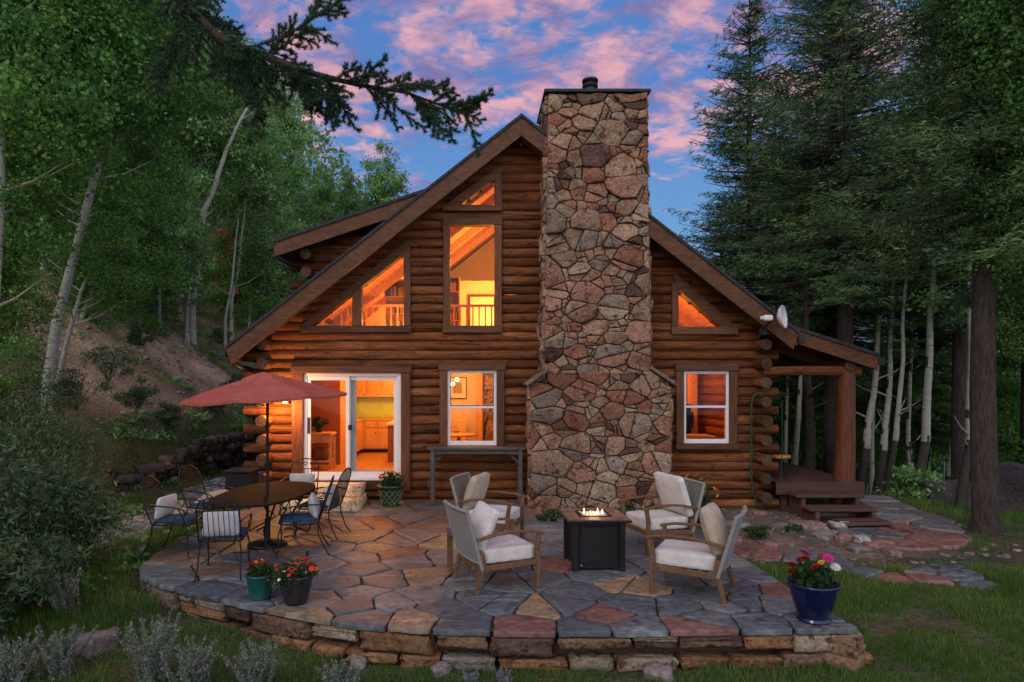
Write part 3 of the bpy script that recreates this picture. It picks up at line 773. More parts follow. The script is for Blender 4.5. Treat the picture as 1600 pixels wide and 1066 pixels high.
for yy in (12.5, 14, 16, 18): deck.box(5.66, 7.20, yy, yy + .05, .18, .393)
for yy in (12.0, 15, 18): deck.box(5.75, 5.86, yy, yy + .1, -.6, .19); deck.box(7.02, 7.13, yy + .5, yy + .6, -.9, .19)
deck.build('deck', ['deck', 'step_wood'], cabin)
steps = empty('porch_steps', (6.4, 11.2, -.17), 0, 'three worn brown timber steps leading up to the porch deck', 'steps')
for (xa, xb, yf, zt, rz) in ((-.66, .56, .22, .45, 0), (-.64, .50, -.22, .29, -.02), (-.38, .44, -.68, .15, .10)):
    s = MB()
    for j in range(2):
        bt = rnd.uniform(.8, 1.15); s.col = (bt, bt, bt); s.box(xa, xb, yf + j * .185, yf + j * .185 + .178, zt - .055, zt, .006)
    o = s.build('tread', 'step_wood', steps); o.rotation_euler.z = rz
for x in (-.55, .42):
    s = MB()
    for yf, zt in ((.22, .39), (-.26, .23), (-.78, .075)): s.box(x, x + .07, yf + .04, yf + .50, -.25, zt)
    s.build('stringer', 'step_wood', steps)

# ---- interior shell
def ibox(name, mat_, *b, col=None):
    m = MB(); 
    if col: m.col = col
    m.box(*b); return m.build(name, mat_, cabin)
ibox('interior_floor', 'wood_floor', CX0 + .1, CX1 - .1, WY + .2, 20.3, .33, .43)
ibox('upper_floor', 'pine', CX0 + .1, CX1 - .1, 12.62, 20.3, 2.86, 3.08)
ibox('interior_wall', 'plaster', CX0 + .1, -1.0, 17.62, 17.7, .43, 2.86)
ibox('interior_wall', 'plaster', -1.12, -1.0, 14.6, 17.62, .43, 2.86)
ibox('interior_wall', 'plaster', -.995, 1.6, 15.5, 15.6, .43, 2.86)
ibox('interior_wall', 'plaster', 1.6, 1.7, 12.6, 15.6, .43, 2.86)
ibox('interior_wall', 'pine', 3.30, 3.4, 12.7, 15.6, .43, 2.86)
ibox('interior_wall', 'pine', 3.4, CX1 - .1, 15.4, 15.5, .43, 2.86)
ibox('interior_wall', 'dark_wall', -3.88, -3.06, 14.5, 15.6, .43, 2.86)
ibox('interior_wall', 'plaster', -2.9, 3.3, 16.9, 17.0, 3.08, 4.98)
m = MB(); m.prism([(-3.9, 3.08), (5.3, 3.08), (AX, 6.85)], 19.0, 19.1); m.build('interior_wall', 'plaster', cabin)
m = MB()
for s in (-1, 1):
    x = AX + s * 4.7
    pl = [(x, rooftop(x) - .36), (AX, AZ - .36), (AX, AZ - .31), (x, rooftop(x) - .31)]
    if s > 0: pl = pl[::-1]
    m.prism(pl, 12.62, 19.0)
m.build('interior_ceiling', 'pine', cabin)
m = MB()
for yy in (13.2, 14.6, 16.0, 17.6):
    for s in (-1, 1): 
        x = AX + s * 4.3; m.beam((x, yy, rooftop(x) - .46), (AX, yy, AZ - .46), .14, .16)
m.build('ceiling_beam', 'pine', cabin)
m = MB(); m.box(.1 - .30, .58, 16.86, 16.90, 3.08, 4.62); m.build('interior_doorway', 'trim_z', cabin)
m = MB(); m.col = (1, .97, .85); m.box(-.12, .50, 16.84, 16.86, 3.08, 4.55); m.build('lit_doorway_panel', 'paint', cabin)  # pale panel, its colour stands for the bright light beyond the loft doorway
m = MB(); m.box(-3.0, 3.6, 14.25, 14.33, 3.98, 4.03)
for i in range(48): m.box(-3.0 + i * .14, -2.97 + i * .14, 14.27, 14.31, 3.08, 3.98)
m.build('railing', 'pine', cabin)
for (x0, y0) in ((.02, 15.2), (3.95, 15.1), (5.05, 15.0)): m = MB(); m.box(x0, x0 + .16, y0, y0 + .16, .43, 2.86); m.build('interior_post', 'pine', cabin)
m = MB(); m.box(3.4, 5.3, 15.30, 15.36, 1.35, 1.43); m.build('interior_rail', 'pine', cabin)
m = MB()     # stacked ledge stone on the dining room wall
for i in range(44):
    for j in range(3):
        z = .43 + i * .055; b_ = rnd.uniform(.7, 1.5); m.col = (.36 * b_, .28 * b_, .2 * b_); x = .26 + j * .42 + rnd.uniform(-.06, .06)
        m.box(x, x + .40, 15.38 - rnd.uniform(0, .05), 15.49, z, z + .05)
m.build('stone_cladding', 'stone', cabin)

# ---- interior furniture
def room(name, loc, label, cat, group=None): return empty(name, loc, 0, label, cat, group)
kc = room('kitchen_cabinet', (-2.6, 17.3, .43), 'maple base cabinets under a pale counter in the lit kitchen', 'cabinet')
m = MB(); m.box(-1.2, 1.2, -.28, .3, .1, .86); m.box(-1.2, -.38, -1.7, -.28, .1, .86); m.build('carcass', 'maple', kc)
m = MB(); m.col = (.9, .75, .55); m.box(-1.2, 1.2, -.31, .3, .865, .905); m.box(-1.2, -.35, -1.7, -.31, .865, .905); m.build('counter', 'plaster', kc)
for i in range(4):
    x = -.33 + i * .36; m = MB(); m.box(x, x + .34, -.305, -.283, .12, .64, .008); m.box(x + .06, x + .28, -.318, -.307, .18, .58, .008); m.build('cabinet_door', 'maple', kc)
    m = MB(); m.box(x, x + .34, -.305, -.283, .67, .85, .008); d = m.build('drawer', 'maple', kc)
    m = MB(); m.box(x + .28, x + .31, -.325, -.306, .52, .55); m.build('knob', 'black_metal', kc)
for i in range(3):
    y = -1.66 + i * .45; m = MB(); m.box(-.378, -.356, y, y + .42, .12, .84, .008); m.box(-.354, -.345, y + .07, y + .35, .2, .76, .006); m.build('cabinet_door', 'maple', kc)
uc = room('wall_cabinet', (-2.6, 17.4, 1.9), 'maple wall cabinets above the yellow kitchen splashback', 'cabinet')
m = MB(); m.box(-1.2, 1.2, -.1, .2, 0, .95); m.build('carcass', 'maple', uc)
for i in range(5):
    x = -.70 + i * .38; m = MB(); m.box(x, x + .36, -.125, -.103, .01, .94, .008); m.box(x + .06, x + .30, -.138, -.127, .08, .86, .008); m.build('cabinet_door', 'maple', uc)
    m = MB(); m.box(x + .31, x + .33, -.15, -.126, .05, .08); m.build('knob', 'black_metal', uc)
m = MB(); m.col = (.55, .85, .14); m.box(-3.9, -1.13, 17.60, 17.618, 1.34, 1.9); m.build('splashback', 'plain', cabin)
pc = room('pantry_cabinet', (-3.2, 15.0, .43), 'tall maple pantry cabinet beside the dark red wall', 'cabinet')
m = MB(); m.box(-.6, .145, -.48, .6, 0, 2.3); m.box(.146, .165, -.46, .02, .05, 2.2, .006); m.build('carcass', 'maple', pc)
isl = room('kitchen_island', (-1.85, 15.4, .43), 'dark kitchen island end at the right of the door glass', 'island')
m = MB(); m.col = (.3, .2, .15); m.box(-.18, .4, -.5, .6, 0, .86); m.build('carcass', 'maple', isl); m = MB(); m.box(-.22, .45, -.55, .65, .865, .91); m.build('counter', 'plaster', isl)
ct = room('console_table', (-3.3, 13.75, .43), 'wooden side cabinet with a basket shelf just inside the sliding door', 'cabinet')
m = MB(); m.box(-.35, .28, -.22, .22, .74, .79, .006); m.build('table_top', 'pine', ct)
m = MB()
for x in (-.33, .21):
    for y in (-.2, .15): m.box(x, x + .05, y, y + .05, 0, .74)
m.build('leg', 'pine', ct); m = MB(); m.box(-.28, .21, -.19, .18, .58, .738); m.box(-.28, .21, -.19, .18, .16, .2); m.build('drawer', 'pine', ct)
m = MB(); m.col = (.3, .22, .15); m.cushion(.36, .26, .26, .06, 5, Matrix.Translation((0, 0, .34))); m.build('basket', 'pine', ct)
rg = np.random.default_rng(2)
def small_plant(parent, name, c, rx, rz, n, size, mat_, lo=.7, hi=1.2):
    P = rnd_unit(rg, n) * (rg.random((n, 1)) ** .4) * np.array([rx, rx, rz]) + np.array(c)
    me = fastmesh(name, leafquads(rg, P, size, aspect=.6), 4, mat_, tints(rg, n, lo, hi)); return link(name, me, parent)
hp = room('house_plant', (-3.35, 13.75, 1.221), 'small dark leafy plant standing on the side cabinet indoors', 'plant')
m = MB(); m.lathe([(.05, 0), (.07, .1)], (0, 0, 0), 12); m.build('pot', 'black_metal', hp); small_plant(hp, 'leaves', (0, 0, .22), .2, .13, 260, .06, 'plant_leaf', .3, .7)
wp = room('wall_picture', (-.42, 15.48, 2.16), 'black framed picture on the dining room wall', 'picture')
m = MB(); m.box(-.22, .22, -.03, 0, -.26, .26, .004); m.build('frame', 'black_metal', wp); m = MB(); m.col = (.85, .75, .6); m.box(-.20, .20, -.034, -.031, -.24, .24); m.build('mat_board', 'plain', wp)
m = MB(); m.col = (.35, .25, .15); m.box(-.11, .11, -.038, -.035, -.13, .13); m.build('picture', 'plain', wp)
pl = room('pendant_lamp', (-.52, 14.6, 2.86), 'cluster of glowing globe bulbs hanging above the dining table', 'lamp')
m = MB(); m.tube([(0, 0, 0), (0, 0, -.35)], .01, 6); m.tube([(-.16, 0, -.33), (0, 0, -.36), (.16, 0, -.33)], .01, 6); m.build('stem', 'black_metal', pl)
for x, z in ((-.10, -.42), (.11, -.50), (.02, -.60)):
    m = MB(); m.lathe([(0, -.045), (.032, -.032), (.045, 0), (.032, .032), (0, .045)], (x, 0, z), 12); m.build('bulb', 'bulb', pl)
dt = room('indoor_table', (-.35, 13.9, .43), 'round wooden table standing behind the ground floor window', 'table')
m = MB(); m.lathe([(0, .70), (.36, .70), (.38, .72), (.36, .745), (0, .745)], (0, 0, 0), 24); m.build('table_top', 'pine', dt); m = MB(); m.lathe([(.2, 0), (.2, .03), (.04, .06), (.04, .7)], (0, 0, 0), 12); m.build('pedestal', 'pine', dt)
sd = room('sideboard', (-.5, 15.2, .43), 'pale sideboard against the dining room wall', 'cabinet')
m = MB(); m.box(-.35, .3, -.2, .25, 0, .9); m.build('carcass', 'maple', sd); m = MB(); m.col = (.3, .2, .1); m.box(0, .14, -.215, -.202, .6, .72); m.build('drawer', 'pine', sd)
dc = room('indoor_chair', (.0, 14.2, .43), 'dark wooden dining chair behind the ground floor window', 'chair')
m = MB(); m.col = (.35, .3, .28)
m.box(-.2, .2, -.2, .2, .43, .47, .01); m.build('seat', 'wood', dc)
m = MB(); m.col = (.35, .3, .28); m.tube([(.18, -.18, .45), (.22, -.2, .9), (.28, -.22, 1.1)], .02, 6); m.tube([(.18, .18, .45), (.22, .2, .9), (.28, .22, 1.1)], .02, 6); m.box(.2, .24, -.2, .2, .7, .98); m.build('backrest', 'wood', dc)
for x in (-.18, .18):
    for y_ in (-.18, .18): m = MB(); m.tube([(x, y_, 0), (x, y_, .44)], .018, 6); m.build('leg', 'wood', dc)
def bookshelf(x, y, z, w, h, label):
    b = room('bookshelf', (x, y, z), label, 'bookshelf'); m = MB()
    m.box(-w / 2, -w / 2 + .03, 0, .28, 0, h); m.box(w / 2 - .03, w / 2, 0, .28, 0, h); m.box(-w / 2, w / 2, .26, .28, 0, h)
    n = int(h / .33)
    for i in range(n + 1): m.box(-w / 2 + .03, w / 2 - .03, 0, .26, i * (h - .03) / n, i * (h - .03) / n + .03)
    m.build('shelf', 'pine', b); r = random.Random(5)
    for i in range(n):
        q = -w / 2 + .04; k = MB()
        while q < w / 2 - .08:
            t = r.uniform(.02, .045); c = r.choice([(.5, .12, .06), (.1, .12, .2), (.5, .4, .25), (.12, .2, .1), (.6, .55, .45), (.2, .08, .05)]); k.col = c
            k.box(q, q + t, .03, .2, i * (h - .03) / n + .032, i * (h - .03) / n + r.uniform(.2, .27)); q += t + .003
        k.build('book_row', 'plain', b)
bookshelf(-1.80, 14.9, 3.08, .62, 1.62, 'tall bookshelf filled with books seen through the slanted upper window')
bookshelf(-.62, 15.6, 3.08, .5, 1.8, 'bookshelf at the left edge of the tall upstairs window')
dk = room('office_desk', (4.45, 13.7, .43), 'desk behind the right hand ground floor window', 'desk')
m = MB(); m.box(-.5, .6, -.3, .3, .70, .735, .005); m.build('desk_top', 'pine', dk)
for x in (-.47, .53):
    m = MB(); m.box(x, x + .05, -.27, .27, 0, .70); m.build('leg', 'pine', dk)
mo = room('computer_monitor', (4.4, 13.7, 1.166), 'dark computer monitor on the office desk', 'monitor')
m = MB(); m.box(-.28, .28, -.02, .02, .14, .50, .006); m.build('screen', 'black_metal', mo); m = MB(); m.box(-.12, .12, -.08, .08, 0, .015); m.box(-.03, .03, -.01, .01, .01, .2); m.build('stand', 'black_metal', mo)
oc = room('office_chair', (4.75, 14.5, .43), 'black office chair drawn up behind the desk', 'chair')
m = MB(); m.cushion(.46, .44, .09, .03, 4, Matrix.Translation((0, 0, .5))); m.build('seat', 'black_metal', oc)
m = MB(); m.cushion(.44, .10, .75, .04, 4, Matrix.Translation((0, .22, 1.0))); m.build('backrest', 'black_metal', oc)
m = MB(); m.tube([(0, 0, .05), (0, 0, .47)], .03, 8)
for i in range(5): a = i * 1.257; m.tube([(0, 0, .09), (.26 * math.cos(a), .26 * math.sin(a), .04)], .02, 6)
m.build('base', 'black_metal', oc)
point_light('kitchen_light', (-2.0, 16.0, 2.6), 85); point_light('entry_light', (-2.4, 13.6, 2.6), 75)
point_light('dining_light', (-.2, 13.9, 2.45), 85); point_light('office_light', (4.0, 14.2, 2.5), 75, (1, .32, .05))
point_light('loft_light', (.6, 15.6, 5.2), 150); point_light('loft_side_light', (-1.6, 13.6, 3.5), 60); point_light('loft_right_light', (3.8, 13.6, 3.4), 40, (1, .30, .04))
point_light('loft_room_light', (.3, 16.2, 3.9), 50); point_light('loft_back_light', (-1.5, 16.0, 4.3), 60)

# ---- things fixed to the house
wl = empty('wall_lantern', (-3.62, WY - .09, 1.95), 0, 'small lit lantern on the logs left of the sliding door', 'lantern')
m = MB(); m.box(-.05, .05, .02, .08, -.08, .08, .005); m.tube([(0, .02, .05), (0, -.06, .07)], .01, 6); m.lathe([(.05, .09), (.0, .13)], (0, -.07, 0), 12); m.build('bracket', 'black_metal', wl)
m = MB(); m.lathe([(.0, -.06), (.035, -.05), (.045, .0), (.035, .06), (0, .08)], (0, -.07, 0), 12); m.build('bulb', 'bulb', wl)
point_light('lantern_light', (-3.72, WY - .42, 1.80), 85, (1, .42, .10), .06)
sd = empty('satellite_dish', (5.45, 11.72, 3.40), 0, 'white dish antenna clamped to the lower right barge board', 'dish antenna')
m = MB(); M = Matrix.Translation((.03, -.16, .06)) @ Matrix.Rotation(R(-40), 4, 'Z') @ Matrix.Rotation(R(84), 4, 'Y')
d = MB(); d.lathe([(0, .0), (.08, .012), (.15, .045), (.20, .09), (.212, .10), (.205, .085), (.15, .03), (.08, -.006), (0, -.018)], (0, 0, 0), 28)
d.v = [tuple(M @ Vector(v)) for v in d.v]; d.build('dish', 'white_plastic', sd)
m = MB(); m.box(-.25, -.08, -.22, -.12, .0, .10, .02); m.col = (.9, .9, .9); m.box(-.30, -.25, -.20, -.14, .02, .08, .01); m.build('radio_head', 'white_plastic', sd)
m = MB(); m.tube([(-.05, -.14, .03), (-.16, .0, -.12), (-.24, .06, -.30)], .022, 8); m.box(-.22, -.10, .02, .08, -.24, -.12, .005); m.build('bracket', 'black_metal', sd)
hz = empty('garden_hose', (5.20, 12.28, -.1), 0, 'green garden hose hanging down the logs near the right corner', 'hose')
m = MB(); m.tube([(.30, -.02, 2.10), (.22, -.05, 2.18), (.12, -.05, 2.12), (.08, -.05, 1.9), (.09, -.05, 1.2), (.08, -.05, .6), (.12, -.06, .25), (.16, -.10, .1), (.3, -.2, -.05), (.5, -.1, -.06)], .018, 8); m.build('hose_line', 'hose', hz)
m = MB(); m.tube([(.5, -.4, 2.05), (.5, -.41, 1.2), (.46, -.42, .5)], .008, 6); m.build('hose_end', 'hose', hz)
# ================================================================ patio and paths
def gp(px, py, z=0.0):
    Y = FPX * (CAMZ - z) / (py - VY); return ((px - VX) / FPX * Y, Y)
GREY = (.145, .162, .168); BLUE = (.108, .126, .138); LGREY = (.20, .205, .205); TAN = (.25, .20, .14); GOLD = (.31, .22, .125); RED = (.23, .115, .092); BROWN = (.19, .14, .115); MAUVE = (.175, .155, .15)
OUT = [(1341, 981), (1180, 984), (1060, 986), (960, 988), (880, 988), (770, 986), (640, 982), (560, 976), (500, 968), (400, 949), (310, 928), (250, 913), (219, 899), (217, 886), (240, 866), (290, 843), (325, 822), (360, 800), (400, 790)]
OUTW = [gp(*p) for p in OUT] + [(-3.6, 12.25), (-3.5, 12.33), (.98, 12.33), (1.02, 11.7), (1.05, 10.6), (1.9, 10.2), (3.35, 10.35)] + [gp(1108, 835), gp(1130, 853), gp(1166, 876), gp(1211, 904), gp(1258, 934), gp(1301, 960)]
def seeds_px(lst): return [gp(x, y) for x, y, c in lst], [c for x, y, c in lst]
PAT = [(1275, 965, BLUE), (1110, 965, GREY), (1290, 977, GREY), (1180, 968, BLUE), (1095, 978, RED), (985, 978, GREY), (920, 980, BLUE), (820, 977, RED), (720, 974, BLUE), (648, 967, TAN), (575, 965, BLUE), (470, 962, TAN), (555, 945, BLUE),
 (945, 962, RED), (880, 945, BLUE), (845, 948, GOLD), (785, 940, BLUE), (690, 950, BLUE), (615, 940, GREY), (990, 940, BLUE), (1000, 918, GOLD), (960, 912, GOLD), (1060, 945, BLUE), (1130, 945, LGREY), (1105, 930, BLUE), (1165, 940, BLUE), (1215, 945, GREY),
 (1215, 920, RED), (1180, 900, GREY), (1160, 915, BLUE), (1130, 905, GREY), (1095, 885, LGREY), (1060, 905, GREY), (905, 920, BLUE), (930, 900, GREY), (850, 905, BLUE), (790, 910, GREY), (860, 880, RED), (800, 880, BLUE), (760, 935, BLUE), (735, 905, GREY),
 (665, 900, TAN), (640, 875, GREY), (600, 905, BLUE), (660, 930, GREY), (700, 870, GREY), (620, 865, RED), (560, 890, BLUE), (530, 910, BLUE), (500, 935, GREY), (560, 925, LGREY), (590, 855, TAN), (560, 870, MAUVE), (510, 880, MAUVE), (520, 855, GREY), (690, 845, TAN),
 (655, 840, MAUVE), (620, 845, BROWN), (560, 840, TAN), (590, 815, RED), (640, 810, MAUVE), (680, 815, BROWN), (620, 793, TAN), (660, 790, MAUVE), (575, 800, GREY), (545, 820, TAN), (700, 800, BROWN), (740, 815, GREY), (760, 850, GREY), (720, 830, MAUVE), (770, 795, GREY), (810, 800, BROWN),
 (800, 850, GREY), (850, 835, LGREY), (860, 860, GREY), (900, 850, MAUVE), (960, 885, GREY), (985, 860, LGREY), (1000, 840, GREY), (1040, 850, LGREY), (1060, 830, GREY), (1090, 855, BLUE), (1020, 880, GREY), (1120, 875, LGREY), (960, 825, MAUVE), (900, 822, GREY),
 (480, 850, BROWN), (440, 860, BROWN), (400, 870, BLUE), (450, 890, GREY), (390, 900, GREY), (430, 925, BLUE), (340, 890, BROWN), (330, 920, BLUE), (270, 900, GREY), (280, 870, BROWN), (320, 860, BLUE), (360, 850, TAN), (380, 825, BROWN), (340, 835, GREY), (420, 830, BROWN), (460, 820, TAN), (500, 825, BROWN), (400, 930, BLUE), (240, 893, GREY),
 (430, 800, BROWN), (480, 800, TAN), (520, 795, TAN), (540, 788, BROWN), (460, 785, BROWN), (600, 783, TAN), (560, 783, BROWN), (730, 785, MAUVE)]
S_, C_ = seeds_px(PAT)
mb = MB(); mb.mi = 0; prn = random.Random(8)
flat = lambda x, y, h: (x, y, h)
for i, c in enumerate(cells(OUTW, S_, .024)):
    if not c or area(c) < .004: continue
    b_ = prn.uniform(.85, 1.12); mb.col = tuple(v * b_ for v in C_[i]); poly = roughen(c, .07, .026, i, .018)
    h = .0 + prn.uniform(-.004, .006)
    stone_from(mb, poly, [(0, h - .052), (.0, h - .007), (.003, h - .002), (.010, h), (.12, h + .001)], flat, i, .004)
mb.mi = 1; mb.col = (1, 1, 1)
base = OUTW; cx_, cy_ = -.1, 8.6
b0 = [(cx_ + (x - cx_) * .985, cy_ + (y - cy_) * .985) for x, y in base]
mb.add([(x, y, -.022) for x, y in b0], [tuple(range(len(b0)))], False)
pat = mb.build('patio', ['flag', 'joint'])
bm = bmesh.new(); bm.from_mesh(pat.data); bmesh.ops.triangulate(bm, faces=[f for f in bm.faces if len(f.verts) > 6]); bm.to_mesh(pat.data); bm.free()
tag(pat, kind='structure')

# dry-stone wall that carries the front edge
wallm = MB(); pathw = [gp(*p) for p in OUT[:17]]
def inset(P, d):
    o = []
    for i in range(len(P)):
        a, b = P[max(i - 1, 0)], P[min(i + 1, len(P) - 1)]; l = math.dist(a, b); o.append((P[i][0] - (-(b[1] - a[1]) / l) * -d * -1, P[i][1] + (b[0] - a[0]) / l * d * -1))
    return o
pathw = inset(pathw, .135)
segl = [math.dist(pathw[i], pathw[i + 1]) for i in range(len(pathw) - 1)]; TOT = sum(segl)
def along(s):
    for i, l in enumerate(segl):
        if s <= l or i == len(segl) - 1:
            t = min(1.2, s / l); a, b = pathw[i], pathw[i + 1]; d = ((b[0] - a[0]) / l, (b[1] - a[1]) / l)
            return (a[0] + (b[0] - a[0]) * t, a[1] + (b[1] - a[1]) * t), d
        s -= l
SC_ = [(.31, .26, .20), (.26, .22, .175), (.26, .17, .11), (.11, .075, .065), (.25, .23, .20), (.28, .16, .085), (.18, .115, .09), (.30, .25, .19)]
wr = random.Random(5)
for row, (z0, z1) in enumerate(((-.235, -.068), (-.36, -.24), (-.50, -.365))):
    s = wr.uniform(-.2, 0)
    while s < TOT:
        l = wr.uniform(.34, .80) if row == 0 else wr.uniform(.28, .65); (x, y), d = along(max(0, s + l / 2))
        zz0 = z0 + wr.uniform(-.02, .01); zz1 = z1 - wr.uniform(0, .03) if row else z1
        if row == 0 and wr.random() < .2: 
            zz0 += .07
        cc = wr.choice(SC_); b_ = wr.uniform(.75, 1.1); wallm.col = tuple(v * b_ for v in cc)
        if row == 0 and wr.random() < .2:
            zm = zz0 + (zz1 - zz0) * wr.uniform(.4, .65); wallm.rock((x, y, (zm + zz1) / 2 + .004), l / 2 * .95, .13, (zz1 - zm) / 2 * .92, s * 7, .13, 3, 1.0, math.atan2(d[1], d[0])); zz1 = zm; cc = wr.choice(SC_); wallm.col = tuple(v * b_ for v in cc)
        wallm.rock((x, y + .0, (zz0 + zz1) / 2), l / 2 * .95, .13, (zz1 - zz0) / 2 * .95, row * 100 + s, .13, 3, 1.0, math.atan2(d[1], d[0]))
        s += l + .012
for i, (px, py) in enumerate(((1338, 984), (1301, 960), (1258, 934), (1211, 904), (1166, 876))):     # returns along the right edge
    x, y = gp(px, py); wallm.col = wr.choice(SC_); wallm.rock((x - .12, y + .15, -.16), .13, .22, .09, i + 40, .16, 2, .8, R(45)); wallm.rock((x - .12, y + .1, -.33), .13, .2, .09, i + 60, .16, 2, .8, R(45))
wallm.mi = 1; wallm.col = (1, 1, 1)
inner = inset(pathw, .05)
n = len(inner); wallm.add([(x, y, -.07) for x, y in inner] + [(x, y, -.6) for x, y in inner], [(i, i + 1, n + i + 1, n + i) for i in range(n - 1)], False)
pw = wallm.build('stone_wall', ['stone', 'mortar']); tag(pw, 'low dry stone wall of tan and rust blocks under the patio edge', 'stone wall')

def stone_path(name, outpx, seeds, zf, th=.05):
    o = [gp(x, y, -.18) for x, y in outpx]; sw = [gp(x, y, -.18) for x, y, c in seeds]; m = MB()
    for i, c in enumerate(cells(o, sw, .05)):
        if not c or area(c) < .01: continue
        b_ = prn.uniform(.85, 1.12); m.col = tuple(v * b_ for v in seeds[i][2]); poly = roughen(c, .10, .03, i + 50, .05)
        tx, ty = prn.uniform(-.015, .015), prn.uniform(-.015, .015); qx, qy = poly[0]
        z = ground_z(sum(p[0] for p in poly) / len(poly), sum(p[1] for p in poly) / len(poly)) + zf
        f3 = lambda x, y, h: (x, y, z + h + (x - qx) * tx + (y - qy) * ty + (ground_z(x, y) - z + zf) * .7)
        stone_from(m, poly, [(0, -.10), (.0, -.01), (.008, -.002), (.03, 0), (.12, .002)], f3, i, .004)
    o_ = m.build(name, 'flag'); tag(o_, kind='structure'); return o_
PA = [(1332, 768), (1372, 774), (1430, 800), (1480, 815), (1520, 846), (1500, 858), (1440, 860), (1395, 858), (1340, 846), (1300, 838), (1330, 825), (1352, 808), (1340, 788)]
SA = [(1345, 775, GREY), (1370, 785, LGREY), (1395, 795, MAUVE), (1430, 808, MAUVE), (1365, 805, GREY), (1405, 815, LGREY), (1400, 832, RED), (1465, 825, MAUVE), (1460, 842, RED), (1360, 835, BLUE), (1385, 852, RED), (1330, 838, GREY)]
stone_path('path', PA, SA, .035)
PB = [(1120, 846), (1170, 843), (1215, 856), (1222, 868), (1300, 862), (1340, 880), (1400, 892), (1440, 882), (1500, 880), (1566, 908), (1540, 914), (1460, 904), (1400, 904), (1340, 895), (1280, 884), (1230, 875), (1180, 874), (1135, 862)]
SB = [(1160, 856, RED), (1205, 862, RED), (1250, 868, GREY), (1310, 876, BLUE), (1360, 888, BLUE), (1425, 888, MAUVE), (1440, 897, RED), (1500, 893, GREY), (1545, 908, BLUE), (1395, 897, RED), (1465, 884, BLUE)]
stone_path('path', PB, SB, .03)

# ================================================================ rocks
rkt = random.Random(12)
rwm = MB()
for row in range(6):
    Y = 13.6
    while Y < 18.8:
        x = toe(Y) + .05 + row * .06; g = ground_z(toe(Y) - .0, Y); l = rkt.uniform(.11, .2)
        top = .28 + .62 * sstep(13.4, 15.5, Y)
        z = g + .07 + row * .16
        if z - g < top:
            b_ = rkt.uniform(.5, 1.3); cc = rkt.choice([(.10, .075, .07), (.08, .07, .075), (.15, .095, .075), (.18, .12, .09), (.07, .06, .06)]); rwm.col = tuple(v * b_ for v in cc)
            rwm.rock((x + rkt.uniform(-.05, .05), Y, z + rkt.uniform(-.03, .03)), l, l * .85, .095, Y * 3 + row, .35, 1, .3, rkt.uniform(0, 3))
        Y += l * 1.6
for row in range(6):      # the wall turns and runs left across the slope
    X = toe(13.6)
    while X > -10.5:
        g = -.15 + (toe(13.6) - X) * .10; l = rkt.uniform(.12, .2); z = g + .03 + row * .15
        if row < 4 - (toe(13.6) - X) * .4:
            b_ = rkt.uniform(.5, 1.3); rwm.col = tuple(v * b_ for v in rkt.choice([(.10, .075, .07), (.08, .07, .075), (.15, .095, .075)]))
            rwm.rock((X, 13.55 + row * .06 - (toe(13.6) - X) * .35, z), l, l * .8, .09, X * 3 + row, .35, 1, .3, rkt.uniform(0, 3))
        X -= l * 1.6
rwm.build('rock_wall', 'rock_dark'); o = bpy.data.objects['rock_wall']; tag(o, 'dry stacked wall of dark purplish rocks at the foot of the bank', 'rock wall')
# river stones: uncountable gravel in a bed
gv = MB()
for i in range(900):
    t = rkt.random(); Y = 8.9 + t * 7.5; xc = -4.75 - (Y - 8.9) * .10 - .30 * math.sin(t * 3) - (.5 if Y < 11 else .15) * (1 - t); x = xc + rkt.gauss(0, .26)
    if -4.1 - .2 < x and Y > 11.9: continue
    s = rkt.uniform(.03, .085); b_ = rkt.uniform(.6, 1.25); cc = rkt.choice([(.36, .36, .36), (.28, .29, .31), (.40, .36, .33), (.22, .23, .25), (.42, .41, .40)]); gv.col = tuple(v * b_ for v in cc)
    gv.rock((x, Y, ground_z(x, Y) + s * .35), s, s * rkt.uniform(.6, .95), s * .6, i, .22, 0, .1, rkt.uniform(0, 3))
gv.build('gravel', 'rock_dark'); tag(bpy.data.objects['gravel'], kind='stuff', label='bed of pale rounded river stones', cat='gravel')
def rockthing(name, px, py, sx, sy, sz, col, label, seed, zoff=.4, rough=.3, cat='rock', mat_='rock_dark', group=None, flat_=.3):
    p = hit(px, py); m = MB(); m.col = col; m.rock((0, 0, sz * zoff), sx, sy, sz, seed, rough, 3, flat_, seed); o = m.build(name, mat_); o.location = (p.x, p.y, ground_z(p.x, p.y)); tag(o, label, cat, group); return o
# planting bed and path edging
EDG = [(1150, 822, .20, .045, 'flat grey stone at the back of the planting bed by the pale chair'), (1195, 838, .16, .05, 'squat grey rock beside the grass tuft in the bed'), (1228, 830, .24, .07, 'long tan rock below the timber steps, left one'), (1262, 826, .26, .08, 'long brown rock just left of the lowest step'), (1290, 838, .20, .05, 'mossy grey slab in front of the lowest step'),
       (1150, 848, .10, .05, 'small reddish stone near the red flagstone'), (1205, 856, .09, .05, 'small pale cobble beside the red flagstone'), (1318, 846, .13, .07, 'pinkish rounded rock beside the path'), (1360, 856, .12, .06, 'round pink rock between the two paths'), (1382, 852, .12, .05, 'pale flat rock at the path bend'), (1342, 862, .16, .05, 'grey slab sunk in the gravel between the paths'), (1395, 868, .14, .05, 'brown rock at the lower path edge'), (1240, 798, .22, .05, 'red flat stone at the foot of the porch'), (1185, 805, .15, .05, 'reddish stone by the cabin wall'), (1165, 790, .14, .06, 'half buried stone under the log wall'), (1410, 820, .11, .05, 'small grey rock on the inside of the path')]
